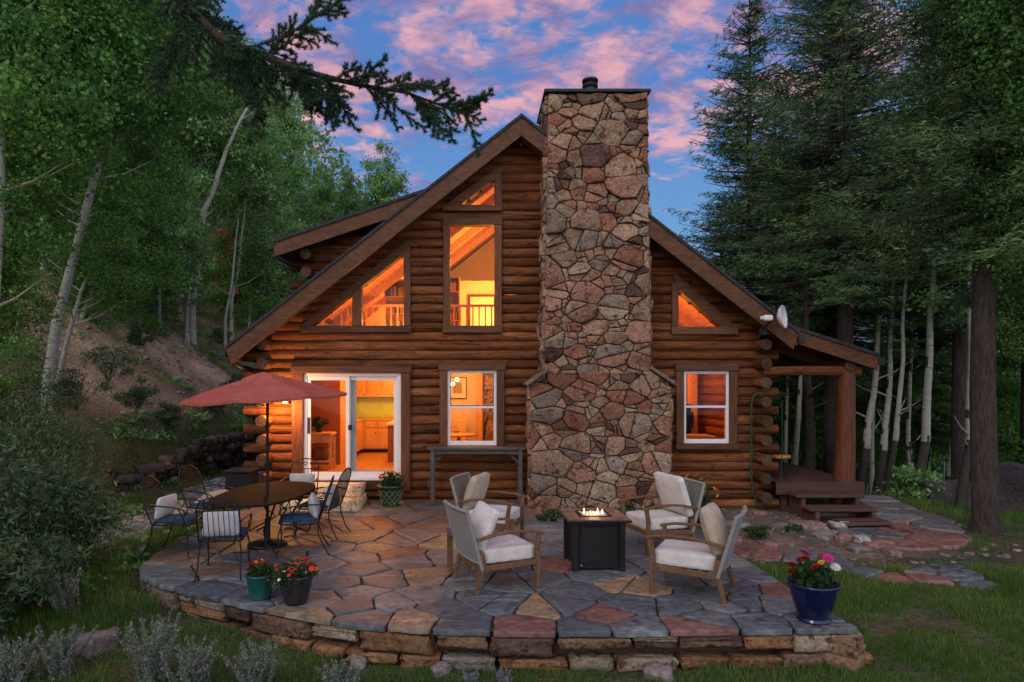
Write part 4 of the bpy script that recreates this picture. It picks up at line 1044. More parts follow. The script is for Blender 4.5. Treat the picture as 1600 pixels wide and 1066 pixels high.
for i, (px, py, s, h, lb) in enumerate(EDG):
    c = [(.26, .24, .22), (.24, .17, .13), (.20, .19, .18), (.28, .16, .13)][(i * 7) % 4] if 'red' not in lb and 'pink' not in lb else (.30, .17, .14)
    rockthing('rock', px, py, s, s * .6, h, c, lb, i + 3, group='rocks edging the planting bed')
rockthing('quartz_rock', 1310, 826, .13, .09, .07, (.42, .40, .38), 'jagged white rock at the right end of the lowest step', 31, .5, .6)
rockthing('quartz_rock', 1346, 848, .10, .08, .06, (.45, .43, .41), 'pointed white rock on the path edge, smaller of the two white ones', 33, .5, .6)
BD = rockthing('boulder', 1590, 822, .78, .7, .66, (.07, .062, .065), 'huge dark boulder behind the large spruce trunk', 35, .5, .3, 'boulder')
BD.location = (11.1, 12.9, ground_z(11.1, 12.9)); BE = rockthing('boulder', 1483, 800, .42, .4, .32, (.075, .07, .07), 'dark boulder between aspen trunks, left of the large spruce trunk', 37, .5, .3, 'boulder')
BE.location = (9.75, 13.1, ground_z(9.75, 13.1))
rockthing('rock', 838, 790, .20, .13, .14, (.36, .31, .28), 'pale boulder at the left foot of the chimney', 41, .5, .3)
rockthing('rock', 868, 815, .16, .10, .07, (.26, .24, .22), 'grey rock in the weeds in front of the chimney', 43, .5, .3)
rockthing('rock', 152, 1020, .16, .12, .12, (.20, .17, .15), 'brown rock among the sage at the lower left', 45, .5, .35)
for i, (px, py, s) in enumerate(((690, 1055, .09), (560, 1040, .10), (1030, 1058, .12))):
    rockthing('rock', px, py, s, s * .7, s * .6, (.26, .22, .20), ['small stone in the grass under the middle of the patio wall', 'low grey stone at the foot of the patio wall, left of centre', 'flat stone in the weeds under the patio wall, right of centre'][i], 51 + i)
# two sandstone door steps
def slabstone(name, x0, x1, y0, y1, z0, z1, col, label):
    m = MB(); m.col = col; m.rock((0, 0, 0), (x1 - x0) / 2 * .95, (y1 - y0) / 2 * .95, (z1 - z0) / 2 * .97, x0 * 3, .035, 4, 1.08, 0); o = m.build(name, 'stone'); o.location = ((x0 + x1) / 2, (y0 + y1) / 2, (z0 + z1) / 2); tag(o, label, 'stone step')
slabstone('stone_step', -3.42, -2.02, 11.25, 12.25, .0, .19, (.95, .75, .48), 'lower tan sandstone step in front of the sliding door')
slabstone('stone_step', -3.50, -2.05, 11.68, 12.27, .19, .385, (.92, .72, .46), 'upper tan sandstone step right under the sliding door')

# ================================================================ wrought iron dining set
def iron_back(scroll):
    fr = MB(); w = .235
    lean = lambda z: -.25 - (z - .42) * .34
    if scroll: prof = [(-w, .42), (-w, .62), (-w * .98, .84), (-w * .80, .92), (-w * .4, .955), (0, .97)]
    else: prof = [(-w * .92, .42), (-w * 1.02, .60), (-w, .78), (-w * .82, .92), (-w * .45, .99), (0, 1.01)]
    pts = prof + [(-x, z) for x, z in prof[-2::-1]]
    fr.tube([(x, lean(z), z) for x, z in pts], .010, 6)
    wire = MB()
    if scroll:
        fr.tube([(-w, lean(.80), .80), (w, lean(.80), .80)], .007, 5)
        for cx in (-.12, 0, .12):
            for s_ in (-1, 1):
                q = [(cx + s_ * (.045 * math.cos(a * .9) * (1 - a / 9)), lean(.88), .875 + .045 * math.sin(a * .9) * (1 - a / 9)) for a in np.linspace(0, 6.5, 12)]; wire.tube(q, .005, 4, False)
        for i in range(-3, 4): wire.tube([(i * .058, lean(.44), .44), (i * .058, lean(.80), .80)], .0045, 4, False)
    else:
        for i in range(-9, 10):
            x = i * .024; top = .42 + .585 * math.sqrt(max(0, 1 - (abs(x) / (w * 1.04)) ** 2.6)); wire.tube([(x, lean(.43), .43), (x, lean(top), top)], .0034, 3, False)
        z = .45
        while z < .99:
            hw = w * .98 if z < .82 else w * math.sqrt(max(.02, 1 - ((z - .80) / .21) ** 2)); wire.tube([(-hw, lean(z), z), (hw, lean(z), z)], .0034, 3, False); z += .024
    return fr, wire
def iron_chair(scroll):
    root = empty('patio_chair')
    fr, wire = iron_back(scroll); fr.build('back_frame', 'black_metal', root); wire.build('back_mesh', 'black_metal', root)
    m = MB(); q = [(-.23, .22), (-.12, .26), (.12, .26), (.23, .22), (.24, -.2), (.2, -.25), (-.2, -.25), (-.24, -.2), (-.23, .22)]
    m.tube([(x, y, .42) for x, y in q], .010, 6)
    for y in np.linspace(-.22, .22, 9): m.tube([(-.23, y, .425), (.23, y, .425)], .0035, 4, False)
    m.build('seat_frame', 'black_metal', root)
    for sx in (-1, 1):
        m = MB(); m.tube([(sx * .22, .22, .42), (sx * .245, .26, .28), (sx * .235, .25, .12), (sx * .25, .28, .01), (sx * .262, .31, .004)], .0095, 6); m.build('leg', 'black_metal', root)
        m = MB(); m.tube([(sx * .215, -.24, .42), (sx * .235, -.25, .28), (sx * .235, -.31, .12), (sx * .25, -.38, .01), (sx * .255, -.41, .004)], .0095, 6); m.build('leg', 'black_metal', root)
        m = MB(); m.tube([(sx * .235, -.31, .66), (sx * .27, -.15, .675), (sx * .28, .08, .66), (sx * .28, .20, .64), (sx * .27, .25, .60), (sx * .265, .235, .56), (sx * .26, .20, .555)], .010, 6)
        m.tube([(sx * .28, .14, .655), (sx * .27, .20, .55), (sx * .245, .23, .43)], .008, 6); m.tube([(sx * .27, .02, .60), (sx * .262, .10, .52), (sx * .25, .05, .45), (sx * .25, -.02, .48)], .006, 5); m.build('armrest', 'black_metal', root)
        m = MB(); m.tube([(sx * .22, -.22, .16), (sx * .1, 0, .22), (sx * .22, .22, .16)], .006, 5); m.build('stretcher', 'black_metal', root)
    m = MB(); m.cushion(.47, .47, .065, .03, 6, Matrix.Translation((0, .01, .462)), .35); m.build('seat_cushion', 'blue_cushion', root)
    return root
def throw_pillow(label, loc, rot, mat_='stripe', w=.42, h=.30, t=.13):
    m = MB(); m.cushion(w, h, t, .045, 8, None, .55, .06); o = m.build('throw_pillow', mat_); o.location = loc; o.rotation_euler = rot; tag(o, label, 'pillow', 'pillows on the dining chairs'); return o
pm, ps = iron_chair(False), iron_chair(True)
CH = [(ps, -3.02, 7.72, (-.18, .98), 'black iron dining chair nearest the camera, its back to us with a striped pillow', 1),
      (pm, -3.95, 8.55, (1, -.10), 'mesh backed iron chair nearest the grass, left near side of the oval table', 1),
      (pm, -4.0, 9.70, (.96, -.3), 'round backed mesh iron chair at the left far side of the oval table', 1),
      (ps, -2.92, 10.65, (.02, -1), 'black iron dining chair at the far end of the table facing the camera', 0),
      (pm, -2.36, 8.62, (-.97, -.22), 'black iron chair with blue seat and pillow, right near side of the table', 0),
      (pm, -2.33, 9.60, (-.98, .18), 'black iron chair near the stone steps, right far side of the table', 0)]
used = set()
PILL = []
for proto, x, y, d, lb, _ in CH:
    o = proto if proto.name not in used else copy_tree(proto); used.add(proto.name)
    o.location = (x, y, 0); o.rotation_euler.z = face(*d); tag(o, lb, 'chair', 'iron chairs around the oval table')
def chair_local(x, y, d, lx, ly, lz):
    a = face(*d); return (x + lx * math.cos(a) - ly * math.sin(a), y + lx * math.sin(a) + ly * math.cos(a), lz)
for i, lb, mt, z in ((0, 'grey striped pillow on the chair whose back faces the camera', 'stripe', .62), (1, 'white pillow in the mesh chair nearest the grass', 'cushion', .62), (3, 'white pillow on the chair at the far end of the table', 'cushion', .60), (4, 'pale striped pillow on the near chair right of the table', 'stripe', .62), (5, 'white pillow on the chair beside the stone steps', 'cushion', .6)):
    _, x, y, d, _, _ = CH[i]; a = face(*d); p = chair_local(x, y, d, 0, -.19, z); throw_pillow(lb, p, (R(78), 0, a), mt)
_, x, y, d, _, _ = CH[2]; throw_pillow('tan pillow lying on the chair at the left far side', chair_local(x, y, d, .0, .02, .545), (R(15), R(8), face(*d)), 'tan_cushion', .42, .36)
tb = empty('dining_table', (-2.97, 9.1, 0), R(-4), 'oval bronze metal dining table with the umbrella pole through its middle', 'table')
m = MB(); N_ = 48; ring = []
for i in range(N_):
    a = 2 * math.pi * i / N_; c, s = math.cos(a), math.sin(a); ring.append((.59 * abs(c) ** .8 * (1 if c > 0 else -1), 1.03 * abs(s) ** .8 * (1 if s > 0 else -1)))
vs = [(x * k, y * k, z) for k, z in ((.97, .690), (1.0, .694), (1.0, .712), (.985, .722), (.95, .722)) for x, y in ring] + [(0, 0, .722)]
fs = [(r * N_ + i, r * N_ + (i + 1) % N_, (r + 1) * N_ + (i + 1) % N_, (r + 1) * N_ + i) for r in range(4) for i in range(N_)] + [(4 * N_ + i, 4 * N_ + (i + 1) % N_, 5 * N_) for i in range(N_)]
m.add(vs, fs, False); m.build('table_top', 'bronze', tb)
for sy in (-.55, .55):
    for sx in (-1, 1):
        m = MB(); m.tube([(sx * .38, sy * 1.1, .70), (sx * .30, sy * 1.05, .5), (sx * .18, sy * .95, .3), (sx * .22, sy * .98, .12), (sx * .40, sy * 1.15, .015)], .014, 7)
        q = [(sx * (.27 + .07 * math.cos(a) * (1 - a / 9)), sy, .50 + .07 * math.sin(a) * (1 - a / 9)) for a in np.linspace(0, 6.5, 14)]; m.tube(q, .008, 5, False); m.build('leg', 'black_metal', tb)
m = MB(); m.tube([(0, -.55, .30), (0, .55, .30)], .010, 6); m.build('stretcher', 'black_metal', tb)
um = empty('patio_umbrella', (-2.90, 8.95, 0), 0, 'faded red market umbrella open above the oval table', 'umbrella')
UT = Matrix.Translation((-.04, 0, 2.08)) @ Matrix.Diagonal((.93, .93, .85, 1)) @ Matrix.Rotation(R(-3), 4, 'Y') @ Matrix.Rotation(R(1), 4, 'X')
m = MB(); m.tube([(0, 0, .03), (0, 0, 2.42)], .021, 10); m.lathe([(.0, 2.42), (.02, 2.42), (.012, 2.46), (0, 2.47)], (0, 0, 0), 8); m.tube([(0, 0, 1.15), (.06, 0, 1.15), (.06, 0, 1.08)], .01, 6); m.build('pole', 'black_metal', um)
m = MB(); m.lathe([(.27, .0), (.27, .03), (.22, .05), (.06, .065), (.04, .09), (.04, .36), (.03, .38)], (0, 0, .004), 28); m.build('base', 'black_metal', um)
def canopy(rad, z0, z1, name, sag, nr=8, parent=um, r0=.0):
    m = MB(); m.smooth = True; K = 10; vs = []
    for j in range(K + 1):
        t = j / K; r = r0 + (rad - r0) * t; zz = z1 + (z0 - z1) * (t ** 1.25)
        for i in range(8 * nr):
            a = 2 * math.pi * i / (8 * nr); f = (i % nr) / nr; ca = math.cos(math.pi / 8) / math.cos((f - .5) * math.pi / 4)
            vs.append(UT @ Vector((r * ca / math.cos(0) * math.cos(a), r * ca * math.sin(a), zz - sag * t * math.sin(math.pi * f))))
    n = 8 * nr; fs = [(j * n + i, j * n + (i + 1) % n, (j + 1) * n + (i + 1) % n, (j + 1) * n + i) for j in range(K) for i in range(n)]
    fs = [tuple(reversed(f)) for f in fs]; m.add(vs, fs, True)
    # short valance
    m2 = [(v[0], v[1], v[2] - .035) for v in vs[-n:]]
    b = len(m.v); m.add(list(vs[-n:]) + m2, [(i, n + i, n + (i + 1) % n, (i + 1) % n) for i in range(n)], False)
    for i_ in range(len(m.c)): k_ = (1.0, .93, 1.05, .96, 1.06, .95, 1.02, .97)[(i_ % n) // nr]; m.c[i_] = (k_, k_, k_)
    return m.build(name, 'canopy_red', parent)
canopy(1.24, 0, .33, 'canopy', .03, r0=.14); canopy(.32, .315, .41, 'vent', .03, r0=.0)
for i in range(8):
    a = 2 * math.pi * i / 8; m = MB(); m.tube([UT @ Vector((.03 * math.cos(a), .03 * math.sin(a), .30)), UT @ Vector((1.2 * math.cos(a), 1.2 * math.sin(a), -.015))], .007, 4)
    m.tube([UT @ Vector((.03 * math.cos(a), .03 * math.sin(a), -.15)), UT @ Vector((.60 * math.cos(a), .60 * math.sin(a), .15))], .006, 4); m.build('rib', 'black_metal', um)

# ================================================================ lounge chairs
def lounge():
    root = empty('lounge_chair')
    W, D = .33, .34
    for sx in (-1, 1):
        m = MB()
        q = [(sx * W, D, 0), (sx * W, D + .005, .25), (sx * W, D - .01, .42), (sx * W, D + .02, .60)]
        for a, b_ in zip(q[:-1], q[1:]): m.beam(a, b_, .042, .05, .004, (0, 1, 0))
        m.build('leg', 'wood', root)
        m = MB(); q = [(sx * (W - .01), -D - .06, 0), (sx * (W - .01), -D + .02, .34), (sx * (W - .01), -D + .0, .44)]
        for a, b_ in zip(q[:-1], q[1:]): m.beam(a, b_, .042, .05, .004, (0, 1, 0))
        m.build('leg', 'wood', root)
        m = MB(); q = [(sx * (W + .01), -D - .06, .585), (sx * (W + .015), -D + .15, .63), (sx * (W + .015), 0, .645), (sx * (W + .01), D - .1, .635), (sx * W, D + .06, .60)]
        for a, b_ in zip(q[:-1], q[1:]): m.beam(a, Vector(b_) + (Vector(b_) - Vector(a)).normalized() * .008, .062, .026, .006)
        m.build('armrest', 'wood', root)
        m = MB(); m.beam((sx * (W - .01), -D, .265), (sx * (W - .01), D, .285), .03, .06, .004); m.build('side_rail', 'wood', root)
    m = MB(); m.beam((-W, D, .285), (W, D, .285), .03, .06, .004); m.beam((-W, -D, .265), (W, -D, .265), .03, .06, .004)
    for i in range(5): m.beam((-W, -D + .14 + i * .11, .285), (W, -D + .14 + i * .11, .285), .05, .014)
    m.build('seat_rail', 'wood', root)
    def bk(x, z):      # curved woven back
        t = (z - .28) / .60; return Vector((x * (1 + .02 * t), -D + .0 - .17 * t - .035 * (1 - (x / W) ** 2), z))
    m = MB()
    for sx in (-1, 1): m.tube([bk(sx * W, z) for z in np.linspace(.26, .90, 8)], .022, 8)
    m.tube([bk(x, .90) for x in np.linspace(-W, W, 9)], .022, 8); m.tube([bk(x, .33) for x in np.linspace(-W, W, 9)], .018, 8); m.build('back_frame', 'rope', root)
    m = MB(); z = .36
    while z < .885: m.tube([bk(x, z) for x in np.linspace(-W, W, 9)], .0062, 5, False); z += .0165
    for x in np.linspace(-W * .8, W * .8, 9): m.tube([bk(x, zz) + Vector((0, .008, 0)) for zz in (.35, .6, .88)], .005, 4, False)
    m.build('woven_back', 'rope', root)
    m = MB(); m.cushion(.60, .64, .185, .035, 8, Matrix.Translation((0, .015, .385)), .10); m.build('seat_cushion', 'cushion', root)
    return root
def back_cushion(root_xy, d, label, mat_, lx=0, tilt=72, w=.60, h=.52, t=.20, rz=0, ly=-.255, z=.70):
    m = MB(); m.cushion(w, h, t, .05, 9, None, .5, .05); o = m.build('back_pillow', mat_); o.location = chair_local(*root_xy, d, lx, ly, z); o.rotation_euler = (R(tilt), R(rz), face(*d)); tag(o, label, 'pillow', 'pillows in the lounge chairs'); return o
lp = lounge()
LC = [(.26, 7.30, (.92, .39), 'wooden lounge chair front left, its woven grey back turned to the camera'), (.26, 9.24, (.93, -.36), 'wooden lounge chair nearest the console table behind the front left one'),
      (2.52, 8.85, (-.96, -.27), 'wooden lounge chair right of the fire table beside the flower bush'), (2.37, 7.04, (-.87, .49), 'wooden lounge chair front right with a plump tan pillow')]
for i, (x, y, d, lb) in enumerate(LC):
    o = lp if i == 0 else copy_tree(lp); o.location = (x, y, 0); o.rotation_euler.z = face(*d); tag(o, lb, 'lounge chair', 'lounge chairs around the fire table')
back_cushion(LC[0][:2], LC[0][2], 'cream pillow leaning in the front left lounge chair', 'cushion', .0, 66, .50, .50, .17, 4, -.21, .66)
back_cushion(LC[1][:2], LC[1][2], 'tan pillow in the lounge chair nearest the console table', 'tan_cushion')
back_cushion(LC[2][:2], LC[2][2], 'large white pillow in the lounge chair right of the fire table', 'cushion', 0, 72, .66, .58, .2, 0, -.25, .73)
back_cushion(LC[3][:2], LC[3][2], 'plump tan pillow in the front right lounge chair', 'tan_cushion', 0, 72, .52, .52, .2, 3)
# fire table
ft = empty('fire_table', (1.48, 8.0, 0), R(2), 'square black fire table with a brown tiled top and small flames', 'fire table')
m = MB(); m.box(-.275, .275, -.275, .275, .035, .585); 
for sx in (-1, 1):
    for sy in (-1, 1): m.box(sx * .285 - .035, sx * .285 + .035, sy * .285 - .035, sy * .285 + .035, 0, .60, .006)
m.build('cabinet', 'black_metal', ft)
m = MB(); m.box(-.22, .22, -.286, -.277, .10, .54, .003); m.build('door_panel', 'black_metal', ft)
m = MB(); m.lathe([(0, 0), (.011, 0), (.011, .015), (0, .017)], (0, 0, 0), 10); m.v = [(v[0] - .21, -.29 - v[2], v[1] + .075) for v in m.v]; m.f = [tuple(reversed(f)) for f in m.f]; m.build('knob', 'steel', ft)
m = MB(); T = .385
m.box(-T, T, -T, T, .602, .628, .004); m.build('top_frame', 'black_metal', ft)
m = MB(); tr_ = random.Random(3)
nx = 9
for i in range(nx):
    for j in range(nx):
        x = -T + .012 + i * (2 * T - .024) / nx; y = -T + .012 + j * (2 * T - .024) / nx; s = (2 * T - .024) / nx
        if abs(x + s / 2) < .19 and abs(y + s / 2) < .19: continue
        b_ = tr_.uniform(.7, 1.25); m.col = (.20 * b_, .125 * b_, .09 * b_)
        if (i + j) % 3: m.box(x, x + s - .004, y, y + s / 2 - .004, .6285, .640, .001); m.box(x, x + s - .004, y + s / 2, y + s - .004, .6285, .640, .001)
        else: m.box(x, x + s / 2 - .004, y, y + s - .004, .6285, .640, .001); m.box(x + s / 2, x + s - .004, y, y + s - .004, .6285, .640, .001)
m.build('tile_top', 'tile', ft)
m = MB(); 
for a in (-1, 1): m.box(a * .175 - .012, a * .175 + .012, -.187, .187, .629, .648, .002); m.box(-.163, .163, a * .175 - .012, a * .175 + .012, .629, .648, .002)
m.build('tray_rim', 'black_metal', ft)
m = MB()
for i in range(320): x, y = tr_.uniform(-.155, .155), tr_.uniform(-.155, .155); s = tr_.uniform(.006, .013); b_ = tr_.uniform(.4, 1.1); m.col = (.7 * b_, .68 * b_, .68 * b_); m.rock((x, y, .634), s, s, s * .8, i, .3, 0)
m.build('fire_glass', 'glaze', ft)
m = MB()
for i in range(9):
    x = -.10 + i * .025 + tr_.uniform(-.02, .02); y = tr_.uniform(-.05, .05); h = tr_.uniform(.015, .085); m.lathe([(.004, 0), (.011, h * .2), (.008, h * .55), (.003, h * .85), (0, h)], (x, y, .636), 7)
m.build('flame', 'flame', ft)
point_light('fire_glow', (1.48, 8.0, .74), 2.2, (1, .55, .25), .08)
# side table and candle
st_ = empty('side_table', (-.23, 7.78, 0), R(8), 'narrow dark wooden side table behind the front left lounge chair', 'table')
m = MB(); m.box(-.10, .20, -.16, .22, .43, .47, .006); m.build('table_top', 'grey_wood', st_)
for x, y in ((-.07, -.12), (.15, -.12), (-.07, .17), (.15, .17)): m = MB(); m.box(x - .02, x + .02, y - .02, y + .02, 0, .43); m.build('leg', 'wood', st_)
cj = empty('candle_jar', (-.27, 7.80, .471), 0, 'glowing orange candle jar on the narrow side table', 'candle')
m = MB(); m.col = (.6, .3, .12); m.lathe([(.03, 0), (.034, .09), (.031, .09), (.027, .01), (0, .01)], (0, 0, 0), 14); m.build('jar', 'glaze', cj); m = MB(); m.lathe([(.02, .03), (.024, .06), (.008, .13), (0, .16)], (0, 0, 0), 8); m.build('flame', 'flame', cj)
# console table against the wall
bt = empty('console_table', (.03, 12.06, 0), 0, 'long narrow weathered wood bar table under the ground floor window', 'table')
m = MB(); 
for j in range(2): m.col = (1.0 + .2 * j, .9, .85); m.box(-.92, .90, -.17 + j * .16, -.014 + j * .16, 1.03, 1.075, .005)
m.build('table_top', 'grey_wood', bt)
for x in (-.86, .78):
    for y in (-.15, .08): m = MB(); m.box(x, x + .075, y, y + .06, 0, 1.028, .004); m.build('leg', 'grey_wood', bt)
m = MB(); m.beam((-.79, .0, .78), (-.55, .0, 1.02), .05, .05); m.beam((.79, .0, .78), (.55, .0, 1.02), .05, .05); m.box(-.85, .85, -.12, -.08, .95, 1.027); m.build('brace', 'grey_wood', bt)
sto = empty('stool', (5.95, 12.45, .431), R(10), 'small live edge wood stool on hairpin legs standing on the porch', 'stool')
m = MB(); m.col = (2.6, 2.0, 1.3); m.lathe([(0, .385), (.185, .385), (.20, .40), (.195, .44), (.18, .45), (0, .45)], (0, 0, 0), 14); m.v = [(v[0] * (1 + .06 * math.sin(v[1] * 30)), v[1] * .85, v[2]) for v in m.v]; m.build('seat', 'wood', sto)
for a in range(3):
    b_ = a * 2.094 + .4; c, s = math.cos(b_), math.sin(b_); m = MB(); m.tube([(c * .10 - s * .04, s * .10 + c * .04, .386), (c * .16, s * .16, .005), (c * .10 + s * .04, s * .10 - c * .04, .386)], .006, 5); m.build('leg', 'black_metal', sto)
gc = empty('grill_box', (-4.27, 11.75, 0), 0, 'low black metal grill box beside the left log corner', 'grill')
m = MB(); m.box(-.22, .22, -.25, .25, .28, .66, .01); m.build('firebox', 'black_metal', gc); m = MB(); m.box(-.25, .25, -.28, .28, .662, .70, .008); m.build('lid', 'black_metal', gc)
for x in (-.22, .18):
    for y in (-.25, .2): m = MB(); m.box(x, x + .04, y, y + .04, -.2, .279); m.build('leg', 'black_metal', gc)

# ================================================================ pots and flowers
rg = np.random.default_rng(11)
def pot(loc, prof, col, label, n=28, cat='flower pot'):
    r = empty('flower_pot', loc, 0, label, cat, 'flower pots on the patio'); m = MB(); m.col = col; m.lathe(prof, (0, 0, 0), n); m.build('pot', 'glaze', r)
    rr = prof[-1][0]; m = MB(); m.lathe([(rr - .002, prof[-1][1] - .0), (0, prof[-1][1] + .01)], (0, 0, 0), n); m.build('potting_soil', 'pot_soil', r); return r
def blossom(kind):
    m = MB(); 
    if kind == 'zinnia':
        for ring, (r, z, k) in enumerate(((.036, 0, 12), (.027, .008, 9), (.017, .014, 6))):
            for i in range(k):
                a = 2 * math.pi * i / k + ring * .3; c, s = math.cos(a), math.sin(a); w = r * .33
                m.add([(c * .003 - s * .002, s * .003 + c * .002, z), (c * r * .6 - s * w, s * r * .6 + c * w, z + .004), (c * r, s * r, z + .002), (c * r * .6 + s * w, s * r * .6 - c * w, z + .004)], [(0, 3, 2, 1)], True)
        m.lathe([(.009, .014), (.006, .02), (0, .022)], (0, 0, 0), 7)
    else:
        for i in range(5):
            a = 2 * math.pi * i / 5; c, s = math.cos(a), math.sin(a); r = .022; w = .010
            m.add([(0, 0, 0), (c * r * .6 - s * w, s * r * .6 + c * w, .005), (c * r, s * r, .003), (c * r * .6 + s * w, s * r * .6 - c * w, .005)], [(0, 3, 2, 1)], True)
    return m
BL = {}
def blossom_mesh(kind, col):
    key = (kind, col)
    if key not in BL: m = blossom(kind); m.c = [col] * len(m.f); BL[key] = m.mesh('blossom', 'petal')
    return BL[key]
brn = random.Random(21)
def flowers(root, centre, rx, rz, n, kind, cols, sc=(1, 1.4), top=True, name='blossom'):
    for i in range(n):
        a = brn.uniform(0, 6.283); e = brn.uniform(.15, 1.25); r = brn.uniform(.85, 1.08)
        p = (centre[0] + rx * r * math.cos(a) * math.cos(e), centre[1] + rx * r * math.sin(a) * math.cos(e), centre[2] + rz * r * math.sin(e))
        o = link(name, blossom_mesh(kind, brn.choice(cols)), root); o.location = p
        o.rotation_euler = (-math.sin(a) * (1.2 - e * .6) * -1 + R(25), math.cos(a) * (1.2 - e * .6), brn.uniform(0, 6)); o.scale = (brn.uniform(*sc),) * 3
RD, WH, PK, OR, YL = (.60, .03, .02), (.75, .74, .66), (.62, .05, .22), (.80, .20, .03), (.75, .45, .05)
p = BLUEPOT = pot((3.24, 6.13, 0), [(.0, 0), (.17, 0), (.175, .02), (.145, .03), (.15, .05), (.19, .14), (.222, .26), (.232, .33), (.235, .355), (.262, .362), (.268, .385), (.258, .40), (.235, .395), (.225, .35), (.22, .34)], (.006, .011, .055), 'large cobalt blue glazed pot of zinnias on the right patio corner')
small_plant(p, 'leaves', (0, 0, .43), .22, .17, 620, .085, 'plant_leaf', .5, 1.0)
for a, e, r_, kd, cl, s_ in ((2.9, .5, .24, 'zinnia', RD, 1.5), (3.3, .9, .24, 'zinnia', RD, 1.4), (4.4, .75, .22, 'zinnia', RD, 1.5), (1.9, 1.1, .25, 'zinnia', PK, 1.5), (5.6, 1.0, .27, 'zinnia', PK, 1.5), (5.9, .55, .25, 'zinnia', WH, 1.4), (4.9, 1.0, .22, 'zinnia', YL, 1.1), (.5, .9, .26, 'zinnia', PK, 1.4), (2.5, 1.2, .2, 'zinnia', RD, 1.2), (3.0, .2, .22, 'zinnia', RD, 1.3)):
    o = link('zinnia_head', blossom_mesh(kd, cl), p); o.location = (r_ * math.cos(a) * math.cos(e), r_ * math.sin(a) * math.cos(e), .40 + r_ * math.sin(e)); o.rotation_euler = (R(35) , R(10) * math.cos(a), a); o.scale = (s_ * 1.15,) * 3; o.location.z += .04
    m = MB(); m.tube([(0, 0, .36), tuple(o.location)], .003, 4, False); m.col = (.1, .25, .06); m.build('stem', 'plant_leaf', p)
BLUEPOT.scale = (.88, .88, .92)
p = pot((-2.26, 6.74, 0), [(0, 0), (.10, 0), (.108, .02), (.125, .12), (.138, .20), (.146, .24), (.155, .245), (.157, .262), (.147, .268), (.138, .25), (.13, .235)], (.012, .09, .085), 'small teal glazed pot of red flowers at the patio edge')
small_plant(p, 'leaves', (0, 0, .29), .15, .10, 420, .04, 'plant_leaf', .5, 1.1); flowers(p, (0, 0, .29), .15, .11, 12, 'small', [RD, RD, OR], (1.1, 1.6))
p = pot((-1.85, 6.62, 0), [(0, 0), (.11, 0), (.118, .02), (.15, .15), (.172, .27), (.180, .275), (.18, .295), (.168, .30), (.16, .27)], (.022, .022, .026), 'charcoal pot overflowing with red and white flowers at the patio edge')
small_plant(p, 'leaves', (0, 0, .31), .24, .12, 900, .036, 'plant_leaf', .5, 1.1); small_plant(p, 'trailing_leaves', (-.08, -.03, .24), .24, .10, 300, .034, 'plant_leaf', .5, 1.1)
flowers(p, (0, 0, .32), .22, .12, 26, 'small', [RD, RD, OR, (.7, .05, .03)], (1.1, 1.7)); flowers(p, (-.05, 0, .28), .23, .10, 12, 'small', [WH, WH, (.8, .6, .35)], (.8, 1.2))
V = []; 
for i in range(30): a = brn.uniform(0, 6.28); t = brn.uniform(.05, .35); b_ = Vector((0, 0, .3)); q = b_ + Vector((math.cos(a) * t, math.sin(a) * t, brn.uniform(.15, .26))); w = Vector((-math.sin(a), math.cos(a), 0)) * .003; V += [b_ - w, b_ + w, q]
link('grass_spikes', fastmesh('grass_spikes', [tuple(v) for v in V], 3, 'plant_leaf', tints(rg, 30, .8, 1.2)), p)
p = pot((-1.56, 11.88, 0), [(0, 0), (.15, 0), (.16, .02), (.15, .035), (.19, .16), (.22, .30), (.235, .345), (.255, .35), (.258, .385), (.235, .39), (.215, .36)], (.028, .045, .022), 'dark green ribbed pot of orange flowers beside the sliding door')
m = MB(); m.col = (.16, .20, .10)
for z0, z1 in ((.06, .18), (.18, .31)):
    for i in range(12):
        for s_ in (0, 1):
            a0 = 2 * math.pi * (i + s_) / 12; a1 = 2 * math.pi * (i + 1 - s_) / 12; r0 = .155 + (z0 / .33) * .068; r1 = .155 + (z1 / .33) * .068; m.tube([(r0 * math.cos(a0), r0 * math.sin(a0), z0), ((r0 + r1) / 2 * math.cos((a0 + a1) / 2) * 1.03, (r0 + r1) / 2 * math.sin((a0 + a1) / 2) * 1.03, (z0 + z1) / 2), (r1 * math.cos(a1), r1 * math.sin(a1), z1)], .008, 5, False)
m.build('lattice', 'glaze', p)
small_plant(p, 'leaves', (0, 0, .44), .23, .20, 900, .05, 'plant_leaf', .5, 1.1); flowers(p, (0, 0, .46), .21, .20, 24, 'small', [OR, YL, OR, (.8, .35, .05)], (1.1, 1.9))
# bushes by the wall
def bush(name, loc, rx, rz, n, size, mat_, label, cat='plant', lo=.6, hi=1.2, stems=8, group=None, asp=.5, sig=.18):
    r = empty(name, loc, 0, label, cat, group); m = MB(); m.col = (1, .9, .8)
    for i in range(stems): a = brn.uniform(0, 6.28); t = brn.uniform(.2, .8); m.tube([(0, 0, 0), (rx * t * .5 * math.cos(a), rx * t * .5 * math.sin(a), rz * .7), (rx * t * math.cos(a), rx * t * math.sin(a), rz * 1.3)], [.012, .008, .004], 4, False)
    m.build('stems', 'bark', r)
    k = max(6, n // 120); cc = rnd_unit(rg, k) * (rg.random((k, 1)) ** .5) * np.array([rx * .85, rx * .85, rz * .8]); cc[:, 2] += rz
    P = cc[rg.integers(0, k, n)] + rg.normal(0, sig, (n, 3)) * np.array([rx, rx, rz]); P[:, 2] = np.maximum(P[:, 2], .02)
    link('foliage', fastmesh('foliage', leafquads(rg, P, size, aspect=asp), 4, mat_, tints(rg, n, lo, hi)), r); return r
